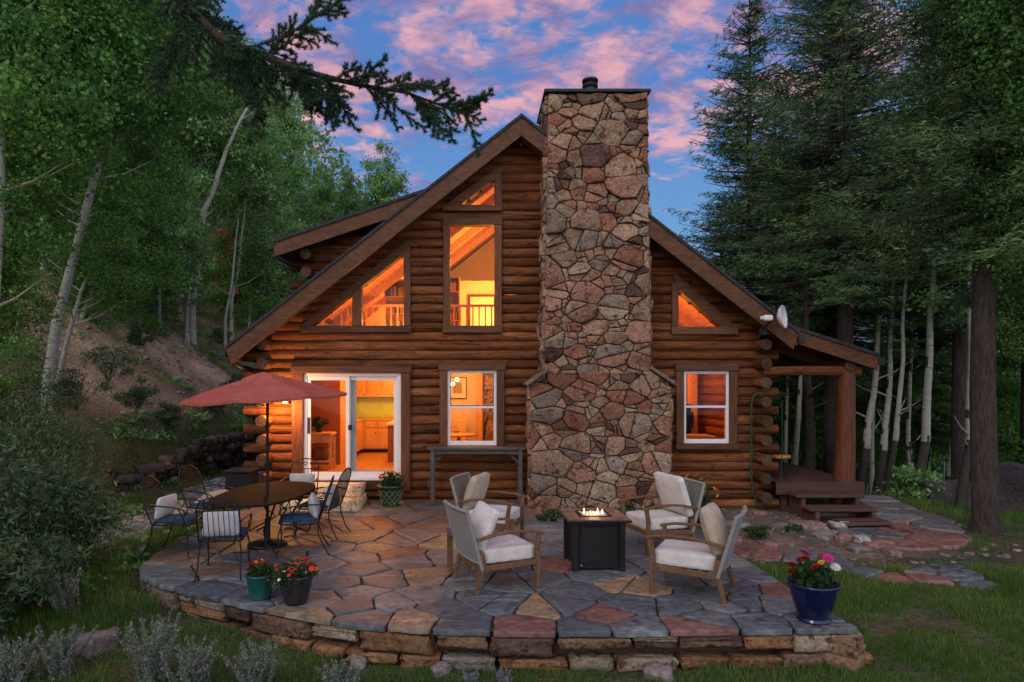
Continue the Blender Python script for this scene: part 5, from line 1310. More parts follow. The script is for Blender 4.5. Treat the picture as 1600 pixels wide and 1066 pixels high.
b = bush('flower_bush', (3.75, 10.75, -.15), .36, .42, 2600, .055, 'plant_leaf', 'green bush with yellow roses between the lounge chair and the log wall', 'bush'); flowers(b, (-.05, 0, .48), .36, .40, 18, 'zinnia', [(.8, .5, .15), (.8, .6, .3), OR], (.9, 1.3))
for i, (px, py, s, lb) in enumerate(((862, 812, .30, 'leafy weed clump left of the fire table at the chimney foot'), (925, 800, .24, 'green weed clump behind the fire table'), (975, 800, .22, 'small weed clump right behind the fire table'), (1020, 800, .2, 'weed tuft behind the white lounge chair'), (1112, 815, .26, 'spreading weed below the flower bush'), (1188, 832, .22, 'green grass tuft among the bed rocks'), (1240, 826, .16, 'small green weed beside the timber steps'), (880, 795, .18, 'low weed against the left part of the chimney base'))):
    q = gp(px, py, -.05); bush('weed', (q[0], q[1], ground_z(*q) + .01), s, s * .45, 700, .05, 'plant_leaf', lb, 'plant', .7, 1.3, 3, 'weeds around the chimney foot')
# ================================================================ vegetation
rg = np.random.default_rng(77)
def inpoly(P, poly):
    x, y = P[:, 0], P[:, 1]; ins = np.zeros(len(P), bool); n = len(poly)
    for i in range(n):
        (x0, y0), (x1, y1) = poly[i], poly[(i + 1) % n]
        c = ((y0 > y) != (y1 > y)) & (x < (x1 - x0) * (y - y0) / (y1 - y0 + 1e-12) + x0); ins ^= c
    return ins
NOGO = [OUTW, [gp(x, y, -.18) for x, y in PA], [gp(x, y, -.18) for x, y in PB]]
def blades(name, regions, mat_, label):
    V = []; T = []
    for (x0, x1, y0, y1, n, h, dens) in regions:
        P = np.stack([rg.uniform(x0, x1, n), rg.uniform(y0, y1, n)], 1)
        P = P[np.abs(P[:, 0]) < P[:, 1] * .95 + .6]
        for z in NOGO: P = P[~inpoly(P, z)]
        keep = []; Z = []
        for x, y in P:
            if (CX0 - .1 < x < CX1 + .2 and y > WY - .1): continue
            c = noise.noise(Vector((x * 1.1, y * 1.1, 5))) + .4 * noise.noise(Vector((x * 4, y * 4, 6)))
            if c < -.05 - dens and rg.random() < .85: continue
            if soil_amount(x, y) > .35 and rg.random() < .93: continue
            keep.append((x, y, ground_z(x, y), max(.35, min(1.4, .9 + c))))
        K = np.array(keep); m = len(K); a = rg.uniform(0, 6.283, m); hh = h * K[:, 3] * rg.uniform(.5, 1.3, m); w = .0035 + .0006 * K[:, 1] * .5
        lean = rg.normal(0, .35, (m, 2)) * hh[:, None]
        b = K[:, :3]; s = np.stack([np.cos(a) * w, np.sin(a) * w, np.zeros(m)], 1); tip = b + np.stack([lean[:, 0], lean[:, 1], hh], 1); b2 = b.copy(); b2[:, 2] -= .01
        V.append(np.stack([b2 - s, b2 + s, tip], 1).reshape(-1, 3)); t = tints(rg, m, .6, 1.3, .12)
        dry = rg.random(m) < .12; t[dry] = t[dry] * np.array([2.0, 1.25, 1.0]); T.append(t)
    o = bpy.data.objects.new(name, fastmesh(name, np.concatenate(V), 3, mat_, np.concatenate(T))); COL.objects.link(o); tag(o, label, 'grass', kind='stuff'); return o
blades('grass', [(-5.5, 5.6, 4.6, 6.7, 60000, .075, .4), (3.2, 9.5, 5.0, 8.6, 70000, .085, .3), (-7, -3.4, 6.2, 12.5, 42000, .12, .15), (2.6, 9.5, 8.3, 12.2, 9000, .08, -.3), (6.5, 14, 11, 18, 26000, .14, .2), (-6.4, -4.2, 12.4, 18, 9000, .10, -.1), (-15, -6.4, 13.5, 30, 26000, .20, -.15)],
       'grass_blade', 'short mixed green and dry grass')
def weedmass():      # low leafy ground cover on the bank and beyond the path
    C = []
    for (x0, x1, y0, y1, n, r) in ((-16, -6.8, 13.5, 34, 620, .30), (6, 18, 13.5, 26, 230, .4), (-9, -4.4, 5, 12, 60, .2)):
        for _ in range(n):
            x, y = rg.uniform(x0, x1), rg.uniform(y0, y1)
            if soil_amount(x, y) > .5 and rg.random() < .70: continue
            if x > 5.5 and any(inpoly(np.array([[x, y]]), q)[0] for q in NOGO): continue
            k = int(rg.uniform(30, 90)); s = r * rg.uniform(.5, 1.3); p = rg.normal(0, .45, (k, 3)) * np.array([s, s, s * .6]); p[:, 2] = np.abs(p[:, 2]) + .02
            C.append(p + np.array([x, y, ground_z(x, y)]))
    P = np.concatenate(C); o = bpy.data.objects.new('undergrowth', fastmesh('undergrowth', leafquads(rg, P, .085, aspect=.5), 4, 'far_leaf', tints(rg, len(P), .5, 1.5, .12))); COL.objects.link(o)
    tag(o, 'low leafy ground cover', 'undergrowth', kind='stuff')
weedmass()
m = MB()
for i in range(900):
    x, y = rg.uniform(-15, -6.6), rg.uniform(14, 32)
    if soil_amount(x, y) < .35: continue
    s_ = rg.uniform(.02, .09) * (1.8 if rg.random() < .06 else 1); b_ = rg.uniform(.6, 1.3); m.col = (.42 * b_, .33 * b_, .26 * b_); m.rock((x, y, ground_z(x, y) + s_ * .2), s_, s_ * .8, s_ * .6, i, .35, 0, .2, i)
for i in range(260):
    x, y = rg.uniform(3.2, 8.5), rg.uniform(8.6, 12.2)
    if inpoly(np.array([[x, y]]), OUTW)[0]: continue
    s_ = rg.uniform(.012, .05); b_ = rg.uniform(.5, 1.3); m.col = (.22 * b_, .19 * b_, .17 * b_); m.rock((x, y, ground_z(x, y) + s_ * .05), s_, s_ * .8, s_ * .5, i, .35, 0, .2, i)
tag(m.build('rubble', 'rock_dark'), 'loose pale stones on the bare bank', 'rubble', kind='stuff')

def crown_mesh(name, seed, rx, rz, n, leaf, k, mat_, lo=.55, hi=1.35, spread=.165, shape=0, hue=.09):
    r = np.random.default_rng(seed); c = rnd_unit(r, k) * (r.random((k, 1)) ** .45)
    if shape: c[:, :2] *= (1 - .55 * np.clip(c[:, 2:3], 0, 1))
    c = c * np.array([rx, rx, rz]); sz = r.uniform(.5, 1.5, k); idx = r.integers(0, k, n)
    P = c[idx] + r.normal(0, 1, (n, 3)) * (sz[idx, None] * spread) * np.array([rx, rx, rx * .75]); br = r.uniform(.55, 1.35, k)
    return fastmesh(name, leafquads(r, P, leaf, aspect=.85), 4, mat_, tints(r, n, lo, hi, hue) * br[idx, None])
CR_NEAR = [crown_mesh('crown', 100 + i, 1.7, 2.6, 16000, .075, 95, 'aspen_leaf', shape=1, spread=.125) for i in range(3)]
CR_FAR = [crown_mesh('crown', 200 + i, 1.7, 3.0, 8500, .11, 70, 'far_leaf', shape=1, spread=.13) for i in range(3)]
CR_DARK = [crown_mesh('crown', 400 + i, 1.7, 2.4, 13000, .08, 80, 'dark_leaf', shape=1, spread=.14) for i in range(2)]
CR_BRIGHT = [crown_mesh('crown', 300 + i, 1.7, 3.0, 8500, .10, 75, 'aspen_leaf', shape=1, spread=.13) for i in range(2)]
def trunk_mb(pts, r0, r1, seed, limbs=10, reach=1.2, lo=.35):
    m = MB(); n = len(pts); fine = []
    for i in range(n - 1):
        for t in (0, .16, .33, .5, .66, .83): p = Vector(pts[i]).lerp(Vector(pts[i + 1]), t); fine.append(p + Vector((noise.noise(p * .9), noise.noise(p * .9 + Vector((9, 0, 0))), 0)) * .05)
    fine.append(Vector(pts[-1])); k = len(fine)
    rad = [r0 + (r1 - r0) * (i / (k - 1)) ** .9 for i in range(k)]; rad[0] *= 1.25; m.tube(fine, rad, 10, True, None, .12, seed)
    r_ = random.Random(seed)
    for _ in range(limbs):
        i = int(k * r_.uniform(lo, .95)); i = min(i, k - 1); a = r_.uniform(0, 6.28); L = reach * r_.uniform(.5, 1.1); p = fine[i]; d = Vector((math.cos(a), math.sin(a), .45))
        m.tube([p, p + d * L * .5, p + d * L + Vector((0, 0, L * .15))], [rad[i] * .35 + .004, rad[i] * .22 + .003, .004], 5, False)
    return m
def tree(kind, label, pts, r0, r1, bark, crowns, group, seed, limbs=10, reach=1.2, lo=.35, dark_base=0):
    """pts: world trunk points from the ground up; crowns: (mesh, (x, y, z), scale) in world"""
    b = Vector(pts[0]); r = empty(kind, b, 0, label, 'tree', group)
    m = trunk_mb([Vector(p) - b for p in pts], r0, r1, seed, limbs, reach, lo)
    if dark_base: 
        for i, f in enumerate(m.f):
            if m.v[f[0]][2] < dark_base * (1.35 + .9 * noise.noise(Vector(m.v[f[0]]) * 2.2)) or noise.noise(Vector(m.v[f[0]]) * 4) > .38: m.c[i] = (.15, .13, .12)
    m.build('trunk', bark, r)
    for me, p, s in crowns:
        o = link('crown', me, r); o.location = Vector(p) - b; o.scale = (s, s, s) if isinstance(s, (int, float)) else s; o.rotation_euler.z = rg.uniform(0, 6.28)
    return r
# --- aspens on the left bank.  trunk pixel paths lie at one distance each
GL = 'aspens on the left bank'
def pxpath(Y, lst, dy=0): return [tuple(at(x, y, Y + dy * i)) for i, (x, y) in enumerate(lst)]
def aspen(label, Y, lst, r0, crowns, group=GL, dark=0, bark='aspen_bark', limbs=18, reach=1.2, kind='aspen_tree', lo=.4):
    pts = pxpath(Y, lst); g = ground_z(pts[0][0], pts[0][1])
    if pts[0][2] > g - .1: pts = [(pts[0][0], pts[0][1], g - .15)] + pts
    cs = [(me, tuple(at(x, y, Y + dd)), s) for me, x, y, dd, s in crowns]
    return tree(kind, label, pts, r0, r0 * .3, bark, cs, group, int(lst[0][0]) + int(Y), limbs, reach, lo, dark)
N0, N1, N2 = CR_NEAR; F0, F1, F2 = CR_FAR; B0, B1 = CR_BRIGHT
aspen('leaning pale aspen trunk on the bank, nearest of the left trees', 13.5, [(72, 615), (90, 510), (108, 425), (132, 340), (150, 268), (172, 190), (190, 90), (200, 0)], .13, [(N0, 185, 190, 1.6, .95), (N1, 90, 300, 2.2, .8), (N2, 220, 60, .9, 1.1)], dark=0)
aspen('thin side stem beside the nearest leaning aspen', 13.9, [(88, 600), (110, 520), (128, 455), (150, 400), (160, 330)], .06, [(N1, 170, 380, .3, .62)])
aspen('pale s-curved aspen, brightest trunk above the bank', 23, [(300, 480), (312, 385), (318, 330), (338, 285), (352, 240), (370, 200), (390, 165)], .15, [(F0, 345, 160, .8, .95), (F1, 395, 235, 1.5, .85)], limbs=6)
aspen('pale aspen with a broken looking top, left of the s-curved one', 24, [(284, 480), (286, 400), (292, 330), (306, 282), (320, 240), (322, 208)], .13, [(F2, 255, 250, 1.5, .9)], limbs=6)
aspen('slim aspen trunk beside the left eave', 26, [(362, 470), (372, 420), (378, 370), (384, 300), (388, 250)], .08, [(F0, 400, 330, 1, .95)], limbs=5)
aspen('thin aspen close to the roof corner', 25, [(352, 500), (360, 460), (366, 400), (372, 340)], .07, [(B0, 345, 430, .9, .62)], limbs=4)
aspen('short pale trunk at the top of the bare bank', 22, [(292, 486), (297, 450), (302, 420)], .09, [(N2, 268, 390, .5, .78)], limbs=4)
aspen('aspen with a forked stem behind the nearest leaning aspen', 17, [(118, 520), (140, 470), (150, 420), (175, 350), (200, 250)], .08, [(N0, 215, 320, .5, .95), (N1, 150, 440, .4, .6)])
aspen('aspen at the left frame edge with its crown over the sage bushes', 10.5, [(-20, 640), (-5, 400), (5, 200), (12, 0)], .12, [(N1, 10, 120, 0, .95), (N2, -25, 330, .4, .7), (N0, -20, 480, .4, .6)])
aspen('leafy aspen filling the upper left corner', 11.5, [(-60, 640), (-40, 300), (20, 60), (60, -120)], .14, [(N2, 60, -20, 0, 1.0), (N0, 185, 0, .8, .9), (N1, 90, 130, .7, .8)])
MX = [(20, 545, 17, N1, .8), (205, 470, 20, N2, .75), (250, 380, 21, F1, .9), (130, 300, 20, F0, 1.1), (235, 180, 22, F2, 1.2), (300, 90, 24, F0, 1.1), (60, 230, 18, F1, 1.1), (420, 290, 32, B0, 1.2), (440, 400, 30, F1, 1.0), (330, 460, 29, B1, .9), (395, 440, 28, B0, .8), (180, 120, 26, F1, 1.5), (440, 200, 34, F0, 1.0), (280, 300, 30, B1, 1.4), (90, 420, 22, B0, 1.0), (380, 160, 36, F2, 1.3)]
LBL = ['bushy aspen low at the left frame edge', 'dark leafy aspen above the left end of the bank', 'mid green aspen left of the broken topped trunk', 'broad aspen behind the nearest leaning trunk', 'tall aspen under the upper left spruce branch', 'distant aspen showing sky through its top', 'aspen crown behind the left edge trunk', 'bright aspen rising over the left end of the dormer', 'aspen touching the dormer eave', 'bright low aspen on top of the bank', 'small bright aspen just left of the main eave', 'tall far aspen in the upper left foliage', 'far aspen crown whose top stands in the blue sky left of the dormer', 'wide bright aspen behind the two pale curved trunks', 'bright aspen behind the forked stem', 'far aspen under the hanging branch']
for i, (px, py, Y, me, s) in enumerate(MX):
    c = at(px, py, Y); g = ground_z(c.x, c.y); r = rg.uniform(-.5, .5, 2)
    tree('aspen_tree', LBL[i], [(c.x + r[0], Y, g - .2), (c.x + r[0] * .5, Y, g + (c.z - g) * .5), (c.x, Y, c.z + 2.2 * s)], .06 * s + .02, .02, 'aspen_bark', [(me, c, s)], GL, i + 400, 6, .9, .5)
# poplars standing clear in the sky behind the dormer
for (px, top, Y, w, lb) in ((505, 256, 38, .55, 'small poplar top left of the three above the dormer roof'), (543, 258, 39, .42, 'narrow poplar top in the middle above the dormer roof'), (598, 220, 37, .85, 'tallest poplar top right of the three above the dormer roof'), (570, 300, 40, .6, 'low poplar crown between the two right tops'), (470, 300, 36, .7, 'poplar crown next to the dormer eave')):
    c = at(px, top, Y); c.z -= 3.0 * w * 1.05; g = ground_z(c.x, c.y); tree('poplar_tree', lb, [(c.x, Y, g - .2), (c.x + .2, Y, g + (c.z - g) * .5), (c.x, Y, c.z + 2.4 * w)], .12, .02, 'aspen_bark', [(CR_FAR[int(px) % 3], c, (w, w, w * 1.15)), (CR_FAR[int(px + 1) % 3], c - Vector((0, 0, 2.6 * w)), (w * 1.25, w * 1.25, w * 1.2))], 'poplars behind the dormer', int(px), 6, .9, .5)

# --- spruces
def spruce_mesh(name, seed, H, Rm, z0, whorls, leaf=.19, dens=1.0, mat_='needle', power=.85):
    r = np.random.default_rng(seed); C = []; D = []; B = []; lm = MB()
    for w in range(whorls):
        t = (w + r.uniform(-.3, .3)) / whorls; t = min(max(t, 0), .985); z = z0 + (H - z0) * t; L0 = Rm * (1 - t) ** power * (.75 + .25 * min(1, t * 6)) + .12
        for _ in range(int(5 + 2 * r.random())):
            a = r.uniform(0, 6.283); L = L0 * r.uniform(.6, 1.18); up = .30 - .55 * (1 - t) + r.uniform(-.12, .12); h = np.array([math.cos(a), math.sin(a), 0]); side = np.array([-math.sin(a), math.cos(a), 0]); n = max(3, int(L / .17))
            br = r.uniform(.5, 1.4)
            def P(u): return np.array([0, 0, z]) + h * L * u + np.array([0, 0, L * (up * u + .18 * u * u)])
            lm.tube([P(0), P(.5), P(.95)], [.022 + .006 * L, .014, .004], 4, False)
            for i in range(n):
                u = .15 + .85 * (i + r.random()) / n; p = P(u); tl = (.16 + .42 * L * .5 * (1 - u) ** .7) * r.uniform(.6, 1.2)
                for s in (-1, 1):
                    d = h * .6 + side * s * .8 + np.array([0, 0, -.18 + r.normal(0, .12)]); d /= np.linalg.norm(d); k = max(2, int(tl / .075 * dens))
                    q = p + d * tl * (np.arange(k)[:, None] + r.random((k, 1))) / k; C.append(q + r.normal(0, .028, (k, 3))); D.append(d + r.normal(0, .38, (k, 3))); B.append(np.full(k, br * r.uniform(.85, 1.15)))
            C.append(P(1.0)[None, :]); D.append((h + np.array([0, 0, up]))[None, :]); B.append(np.array([br]))
    C = np.concatenate(C); D = np.concatenate(D); D /= np.linalg.norm(D, axis=1, keepdims=True); B = np.concatenate(B)
    me = fastmesh(name, leafquads(r, C, leaf, D, aspect=.15), 4, mat_, tints(r, len(C), .45, 1.5, .10) * B[:, None]); return me, lm.mesh('limbs', 'bark')
SP = [spruce_mesh('crown', 1, 14, 2.6, 3.6, 62, .12, 3.2, power=.6), spruce_mesh('crown', 2, 15, 2.9, 4.3, 58, .10, 3.2), spruce_mesh('crown', 3, 9, 1.7, .4, 40, .12, 1.3)]
SPF = [spruce_mesh('crown', 4, 11, 1.8, 1.0, 30, .24, .7, 'far_leaf'), spruce_mesh('crown', 5, 9, 1.9, .6, 26, .24, .7, 'far_leaf')]
def spruce(label, X, Y, var, s, tr=.20, H=None, group='spruces on the right', seed=0, z=None, rz=None, top=None):
    g = ground_z(X, Y) if z is None else z; r = empty('spruce_tree', (X, Y, g - .15), 0, label, 'tree', group); me, lm = var
    Hh = max(v.co.z for v in me.vertices) * (s if isinstance(s, (int, float)) else s[2])
    if tr: m = MB(); m.tube([(0, 0, 0), (.02, 0, .35), (0, .02, Hh * .15), (.03, 0, Hh * .4), (-.02, .02, Hh * .7), (0, 0, Hh * .99)], [tr * 1.45, tr * 1.1, tr, tr * .78, tr * .42, .01], 14, False, None, .10, seed + X); m.build('trunk', 'bark', r)
    o = link('crown', me, r); l = link('limbs', lm, r)
    for q in (o, l): q.scale = (s, s, s) if isinstance(s, (int, float)) else s; q.rotation_euler.z = rg.uniform(0, 6.28) if rz is None else rz
    return r
def spx(px, Y): return (px - VX) / FPX * Y
spruce('tall slender spruce standing nearest the chimney, its tip in the sky', spx(1172, 20), 20, SP[0], (1.12, 1.12, 1.18), .18)
spruce('large spruce behind the porch roof with the pale upper stem', spx(1300, 17), 17, SP[0], (1.05, 1.05, 1.25), .20)
spruce('spruce whose trunk stands right behind the porch post', spx(1328, 15), 15.2, SP[1], (1.1, 1.1, 1.15), .19)
spruce('thickest spruce trunk at the right, scaly bark from roots to lower limbs', spx(1537, 10.4), 10.4, SP[1], (.92, .92, 1.08), .175, rz=1.0)
spruce('slim spruce between the porch and the thickest trunk, further back', spx(1440, 19), 19, SP[0], (.72, .72, .95), .15)
spruce('spruce behind the first one, filling the gap toward the porch roof', spx(1225, 25), 25, SP[0], (1.1, 1.1, 1.12), .2)
spruce('broad spruce filling the space between the slender one and the porch roof', spx(1212, 22), 22, SP[0], (1.2, 1.2, 1.12), .2)
spruce('shorter spruce just right of the roof slope, in front of the slender one', spx(1128, 22), 22, SP[0], (1.0, 1.0, .80), .14)
spruce('dark spruce high in the upper right corner', spx(1500, 14.5), 14.5, SP[1], (.8, .8, 1.1), .16)
spruce('spruce at the right frame edge behind the boulder', spx(1610, 16), 16, SP[1], (1.15, 1.15, 1.2), .2)
spruce('low young spruce left of the tall slender one', spx(1110, 26), 26, SP[2], 1.12, .12)
spruce('distant spruce seen between the two thick trunks', spx(1390, 28), 28, SP[0], 1.15, .2)
spruce('distant spruce right of the thickest trunk', spx(1580, 27), 27, SP[0], 1.1, .2)
q = at(250, 560, 22); spruce('small pine bush growing on the bare bank', q.x, 22, SP[2], (.40, .40, .22), .05, group='young conifers on the bank')
# dark broken stump trunk left of the porch post
def bare(label, Y, lst, r0, bark, dark=0, group='trunks beyond the path', crowns=(), kind='aspen_tree', limbs=4, reach=.7): return aspen(label, Y, lst, r0, crowns, group, dark, bark, limbs, reach, kind, .45)
bare('dark dead trunk standing left of the porch post', 15.5, [(1262, 742), (1264, 690), (1263, 640), (1261, 590), (1259, 540), (1260, 420)], .19, 'bark', kind='dead_tree')
T_ = [(17, [(1240, 730), (1244, 690), (1248, 650), (1250, 600), (1256, 540), (1262, 430)], .10, .9, 'slim leaning aspen seen between the log corner and the dead trunk', F0),
      (15.5, [(1343, 772), (1350, 720), (1357, 660), (1364, 620), (1372, 540), (1380, 400)], .13, 1.3, 'dark based aspen just right of the porch post', B0),
      (17.5, [(1361, 762), (1362, 720), (1364, 640), (1366, 560), (1368, 420)], .085, 0, 'straight clean white aspen trunk second right of the porch post', F1),
      (15.5, [(1370, 775), (1378, 720), (1383, 670), (1388, 620), (1392, 540), (1396, 400)], .12, 1.3, 'aspen with a black lower trunk, third from the porch post', F2),
      (14.5, [(1384, 780), (1392, 730), (1399, 680), (1404, 635), (1410, 560), (1415, 420)], .10, 1.2, 'aspen leaning right above the path bend', B1),
      (17, [(1428, 778), (1422, 730), (1419, 690), (1421, 620), (1423, 540), (1426, 400)], .10, 1.2, 'thin bowed aspen in the middle of the trunk row', F0),
      (14, [(1428, 790), (1438, 740), (1445, 690), (1448, 630), (1453, 520), (1458, 420), (1460, 300)], .13, 1.0, 'tall pale aspen with a kinked trunk, tallest in the row', B0),
      (15, [(1480, 768), (1486, 720), (1492, 670), (1500, 620), (1504, 590), (1508, 480)], .10, .9, 'curved aspen left of the thickest spruce trunk', F1),
      (12.6, [(1497, 822), (1504, 770), (1510, 720), (1513, 680), (1514, 600), (1515, 480)], .10, 1.3, 'leaning aspen touching the left side of the thickest spruce trunk', F2)]
T_ += [(20, [(1448, 760), (1452, 700), (1455, 640), (1462, 560), (1466, 470)], .08, .5, 'thin white trunk further back, left of the curved aspen', F1),
       (22, [(1310, 745), (1306, 690), (1303, 640), (1300, 560), (1298, 470)], .09, .5, 'grey trunk seen between the dead trunk and porch post', F0),
       (21, [(1408, 765), (1405, 700), (1402, 640), (1398, 560), (1396, 470)], .075, .5, 'thin back trunk behind the path bend aspen', F2),
       (19, [(1226, 725), (1228, 690), (1229, 640), (1231, 560), (1232, 470)], .08, .6, 'white trunk immediately right of the log ends', F1),
       (18, [(1575, 780), (1578, 700), (1583, 640), (1588, 560), (1592, 470)], .08, .5, 'pale trunk right of the thickest spruce trunk', F0)]
for i, (Y, l, r0, dk_, lb, me) in enumerate(T_): bare(lb, Y, l, r0, 'aspen_bark', dk_, crowns=[(me, l[-1][0] + 12, l[-1][1] - 110, 1.0, .75)])
# bright leaves hanging in from the right
aspen('leafy cottonwood at the right edge, green leaves before the spruces', 9.6, [(1680, 900), (1690, 500), (1660, 200), (1640, -50)], .16, [(CR_DARK[0], 1610, 130, 0, .68), (CR_DARK[1], 1590, 330, .3, .5), (CR_DARK[0], 1610, 10, 0, .6), (CR_DARK[1], 1610, 480, .8, .4), (CR_DARK[1], 1500, 20, .9, .55)], 'trees at the right edge', 0, 'bark', 8, 1.4, 'cottonwood_tree')
# woodland falling away beyond the path
BK = []
kk = np.random.default_rng(9)
GEN_L = ['distant conifer in the woods below the path', 'distant leafy tree in the woods below the path']
n_ = 0
for i in range(64):
    px = 1195 + (i * 41) % 440 + kk.uniform(-10, 10); Y = 22 + i * .62 + kk.uniform(-1, 1); X = spx(px, Y); g = ground_z(X, Y)
    topy = 560 + kk.uniform(-90, 60); H = CAMZ - (topy - VY) / FPX * Y - g; 
    if i % 2: 
        v = SPF[i // 2 % 2]; hh = 11 if i // 2 % 2 == 0 else 9; s = max(.4, H / hh); spruce(GEN_L[0], X, Y, v, (min(1.2, s), min(1.2, s), s), .12, group='distant conifers below the path')
    else:
        s = min(1.3, max(.5, H / 7)); c = Vector((X, Y, g + H - 3 * s)); tree('leafy_tree', GEN_L[1], [(X, Y, g - .2), (X, Y, g + H * .5), (X, Y, g + H * .9)], .09, .02, 'aspen_bark', [(CR_BRIGHT[i % 2], c, s), (CR_BRIGHT[(i + 1) % 2], c - Vector((0, 0, 2.5 * s)), s * 1.1)], 'distant leafy trees below the path', i, 4, .8, .5)
# brighter young trees right behind the trunk row
for i, (px, py, Y, s_, lb) in enumerate(((1350, 640, 21, .8, 'young bright green tree right of the porch post'), (1240, 640, 22, .8, 'young bright green tree seen under the porch roof, left part'), (1292, 620, 23, .8, 'young bright green tree between dead trunk and porch post'), (1410, 660, 20, .7, 'young bright green tree behind the third white trunk'), (1470, 640, 21, .9, 'young bright green tree left of the thickest spruce trunk'), (1590, 600, 18, .9, 'young bright green tree at the right edge above the boulder'), (1575, 700, 17, .7, 'low bright green tree directly behind the boulder'))):
    c = at(px, py, Y); g = ground_z(c.x, c.y); tree('leafy_tree', lb, [(c.x, Y, g - .2), (c.x + .1, Y, g + (c.z - g) * .5), (c.x, Y, c.z + 2 * s_)], .06, .015, 'aspen_bark', [(CR_BRIGHT[i % 2], c, s_)], 'young trees behind the trunk row', i + 70, 4, .7, .4)
# shrubs at the far side of the path
for i, (px, py, s) in enumerate(((1400, 745, .5), (1450, 770, .45), (1380, 735, .6), (1470, 740, .7), (1530, 740, .6), (1235, 715, .6), (1290, 700, .7), (1340, 735, .45), (1570, 720, .9), (1420, 715, .8))):
    q = hit(px, py + 25, 13); bush('shrub', (q.x, q.y + .4 * (i % 3), ground_z(q.x, q.y + .4 * (i % 3))), s * 1.2, s * .8, 1800, .09, 'far_leaf', ['leafy shrub beyond the path, below the gap between white trunks', 'shrub close to the path edge among the aspen bases', 'shrub right of the porch post foot', 'shrub left of the big spruce trunk in the woods', 'shrub hidden behind the thickest spruce trunk', 'shrub seen over the porch deck between the log corner and dead trunk', 'shrub seen under the porch roof beside the post', 'small shrub immediately behind the porch post', 'shrub at the right frame edge behind the boulder', 'shrub deeper in the woods above the path bend'][i], 'shrub', .6, 1.5, 4, 'shrubs beyond the path')
# far wooded mass and blue mountain
def mass(name, n, fn, leaf, mat_, label):
    C = np.array([fn() for _ in range(n)]); o = bpy.data.objects.new(name, fastmesh(name, leafquads(rg, C, leaf, aspect=.6), 4, mat_, tints(rg, n, .5, 1.3))); COL.objects.link(o); tag(o, label, 'woods', kind='stuff'); return o
def fr():
    Y = kk.uniform(60, 85); X = kk.uniform(18, 95); g = ground_z(X, Y); c = noise.noise(Vector((X * .18, Y * .18, 0))); return (X, Y, g + (kk.random() ** .7) * (13 + 9 * c + .05 * X))
mass('woods', 26000, fr, .9, 'far_leaf', 'far wooded slope')
def fl_():
    Y = kk.uniform(34, 60); X = kk.uniform(-50, 3 - (Y - 34) * .2); g = ground_z(X, Y); c = noise.noise(Vector((X * .25, Y * .25, 3))); k = sstep(-6, -20, X); return (X, Y, g + (kk.random() ** .8) * (3.2 + 3 * c + 9 * k))
mass('hillside_woods', 26000, fl_, .5, 'far_leaf', 'far leafy hillside behind the cabin')
def mountain():
    vs = []; nx, ny = 90, 12
    for j in range(ny):
        for i in range(nx):
            x = 100 + i * 9; y = 420 + j * 26; t = j / (ny - 1); h = -40 + (105 + 34 * noise.noise(Vector((x * .007, y * .007, 0))) + 9 * noise.noise(Vector((x * .03, y * .03, 0)))) * math.sin(math.pi * min(1, t * 1.1 + .02)) ; vs.append((x, y, h))
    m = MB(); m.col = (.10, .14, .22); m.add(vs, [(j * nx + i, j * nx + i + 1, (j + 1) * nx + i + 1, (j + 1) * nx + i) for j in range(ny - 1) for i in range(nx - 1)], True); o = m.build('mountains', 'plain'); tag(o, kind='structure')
mountain()
# small red cabin half hidden on the slope
c = at(352, 368, 28); g = ground_z(c.x, c.y); rc = empty('red_cabin', (c.x, 28, c.z - .5), 0, 'small red cabin half hidden by leaves up the slope on the left', 'cabin')
m = MB(); m.col = (.45, .07, .04); m.box(-1.0, 1.0, 0, 2, -5, 1.1)
for i in range(6): m.col = (.5, .09 + .02 * (i % 2), .05); m.box(-1.02, 1.02, -.06, -.002, -.2 + i * .2, -.02 + i * .2)
m.build('wall', 'plain', rc); m = MB(); m.col = (.5, .1, .06); m.prism([(-1.3, 1.0), (1.3, 1.0), (0, 1.7)], -.3, 2.3); m.build('roof', 'plain', rc); rc.scale = (.60, .60, .42)
# --- the limb of a spruce hanging into the picture from the left
hs = empty('spruce_tree', (-5.6, 4.2, -.3), 0, 'near spruce whose dark limb hangs across the sky at the upper left', 'tree')
m = MB(); m.tube([(0, 0, 0), (0, 0, 3), (.05, 0, 7), (0, 0, 12)], [.28, .22, .16, .04], 14, False, None, .1, 3); m.build('trunk', 'bark', hs)
nr = np.random.default_rng(5)
LB = [Vector((-5.6, 4.2, 6.3)), at(180, -110, 4.4), at(290, 8, 4.5), at(345, 62, 4.5), at(425, 92, 4.5), at(480, 113, 4.5), at(560, 133, 4.55), at(635, 145, 4.6), at(690, 165, 4.6), at(732, 180, 4.6)]
org = Vector((-5.6, 4.2, -.3)); limb = MB(); rad = [.06, .045, .036, .032, .027, .022, .015, .010, .007, .004]; limb.tube([p - org for p in LB], rad, 9, False, None, .15, 7)
Vn = []; Tn = []
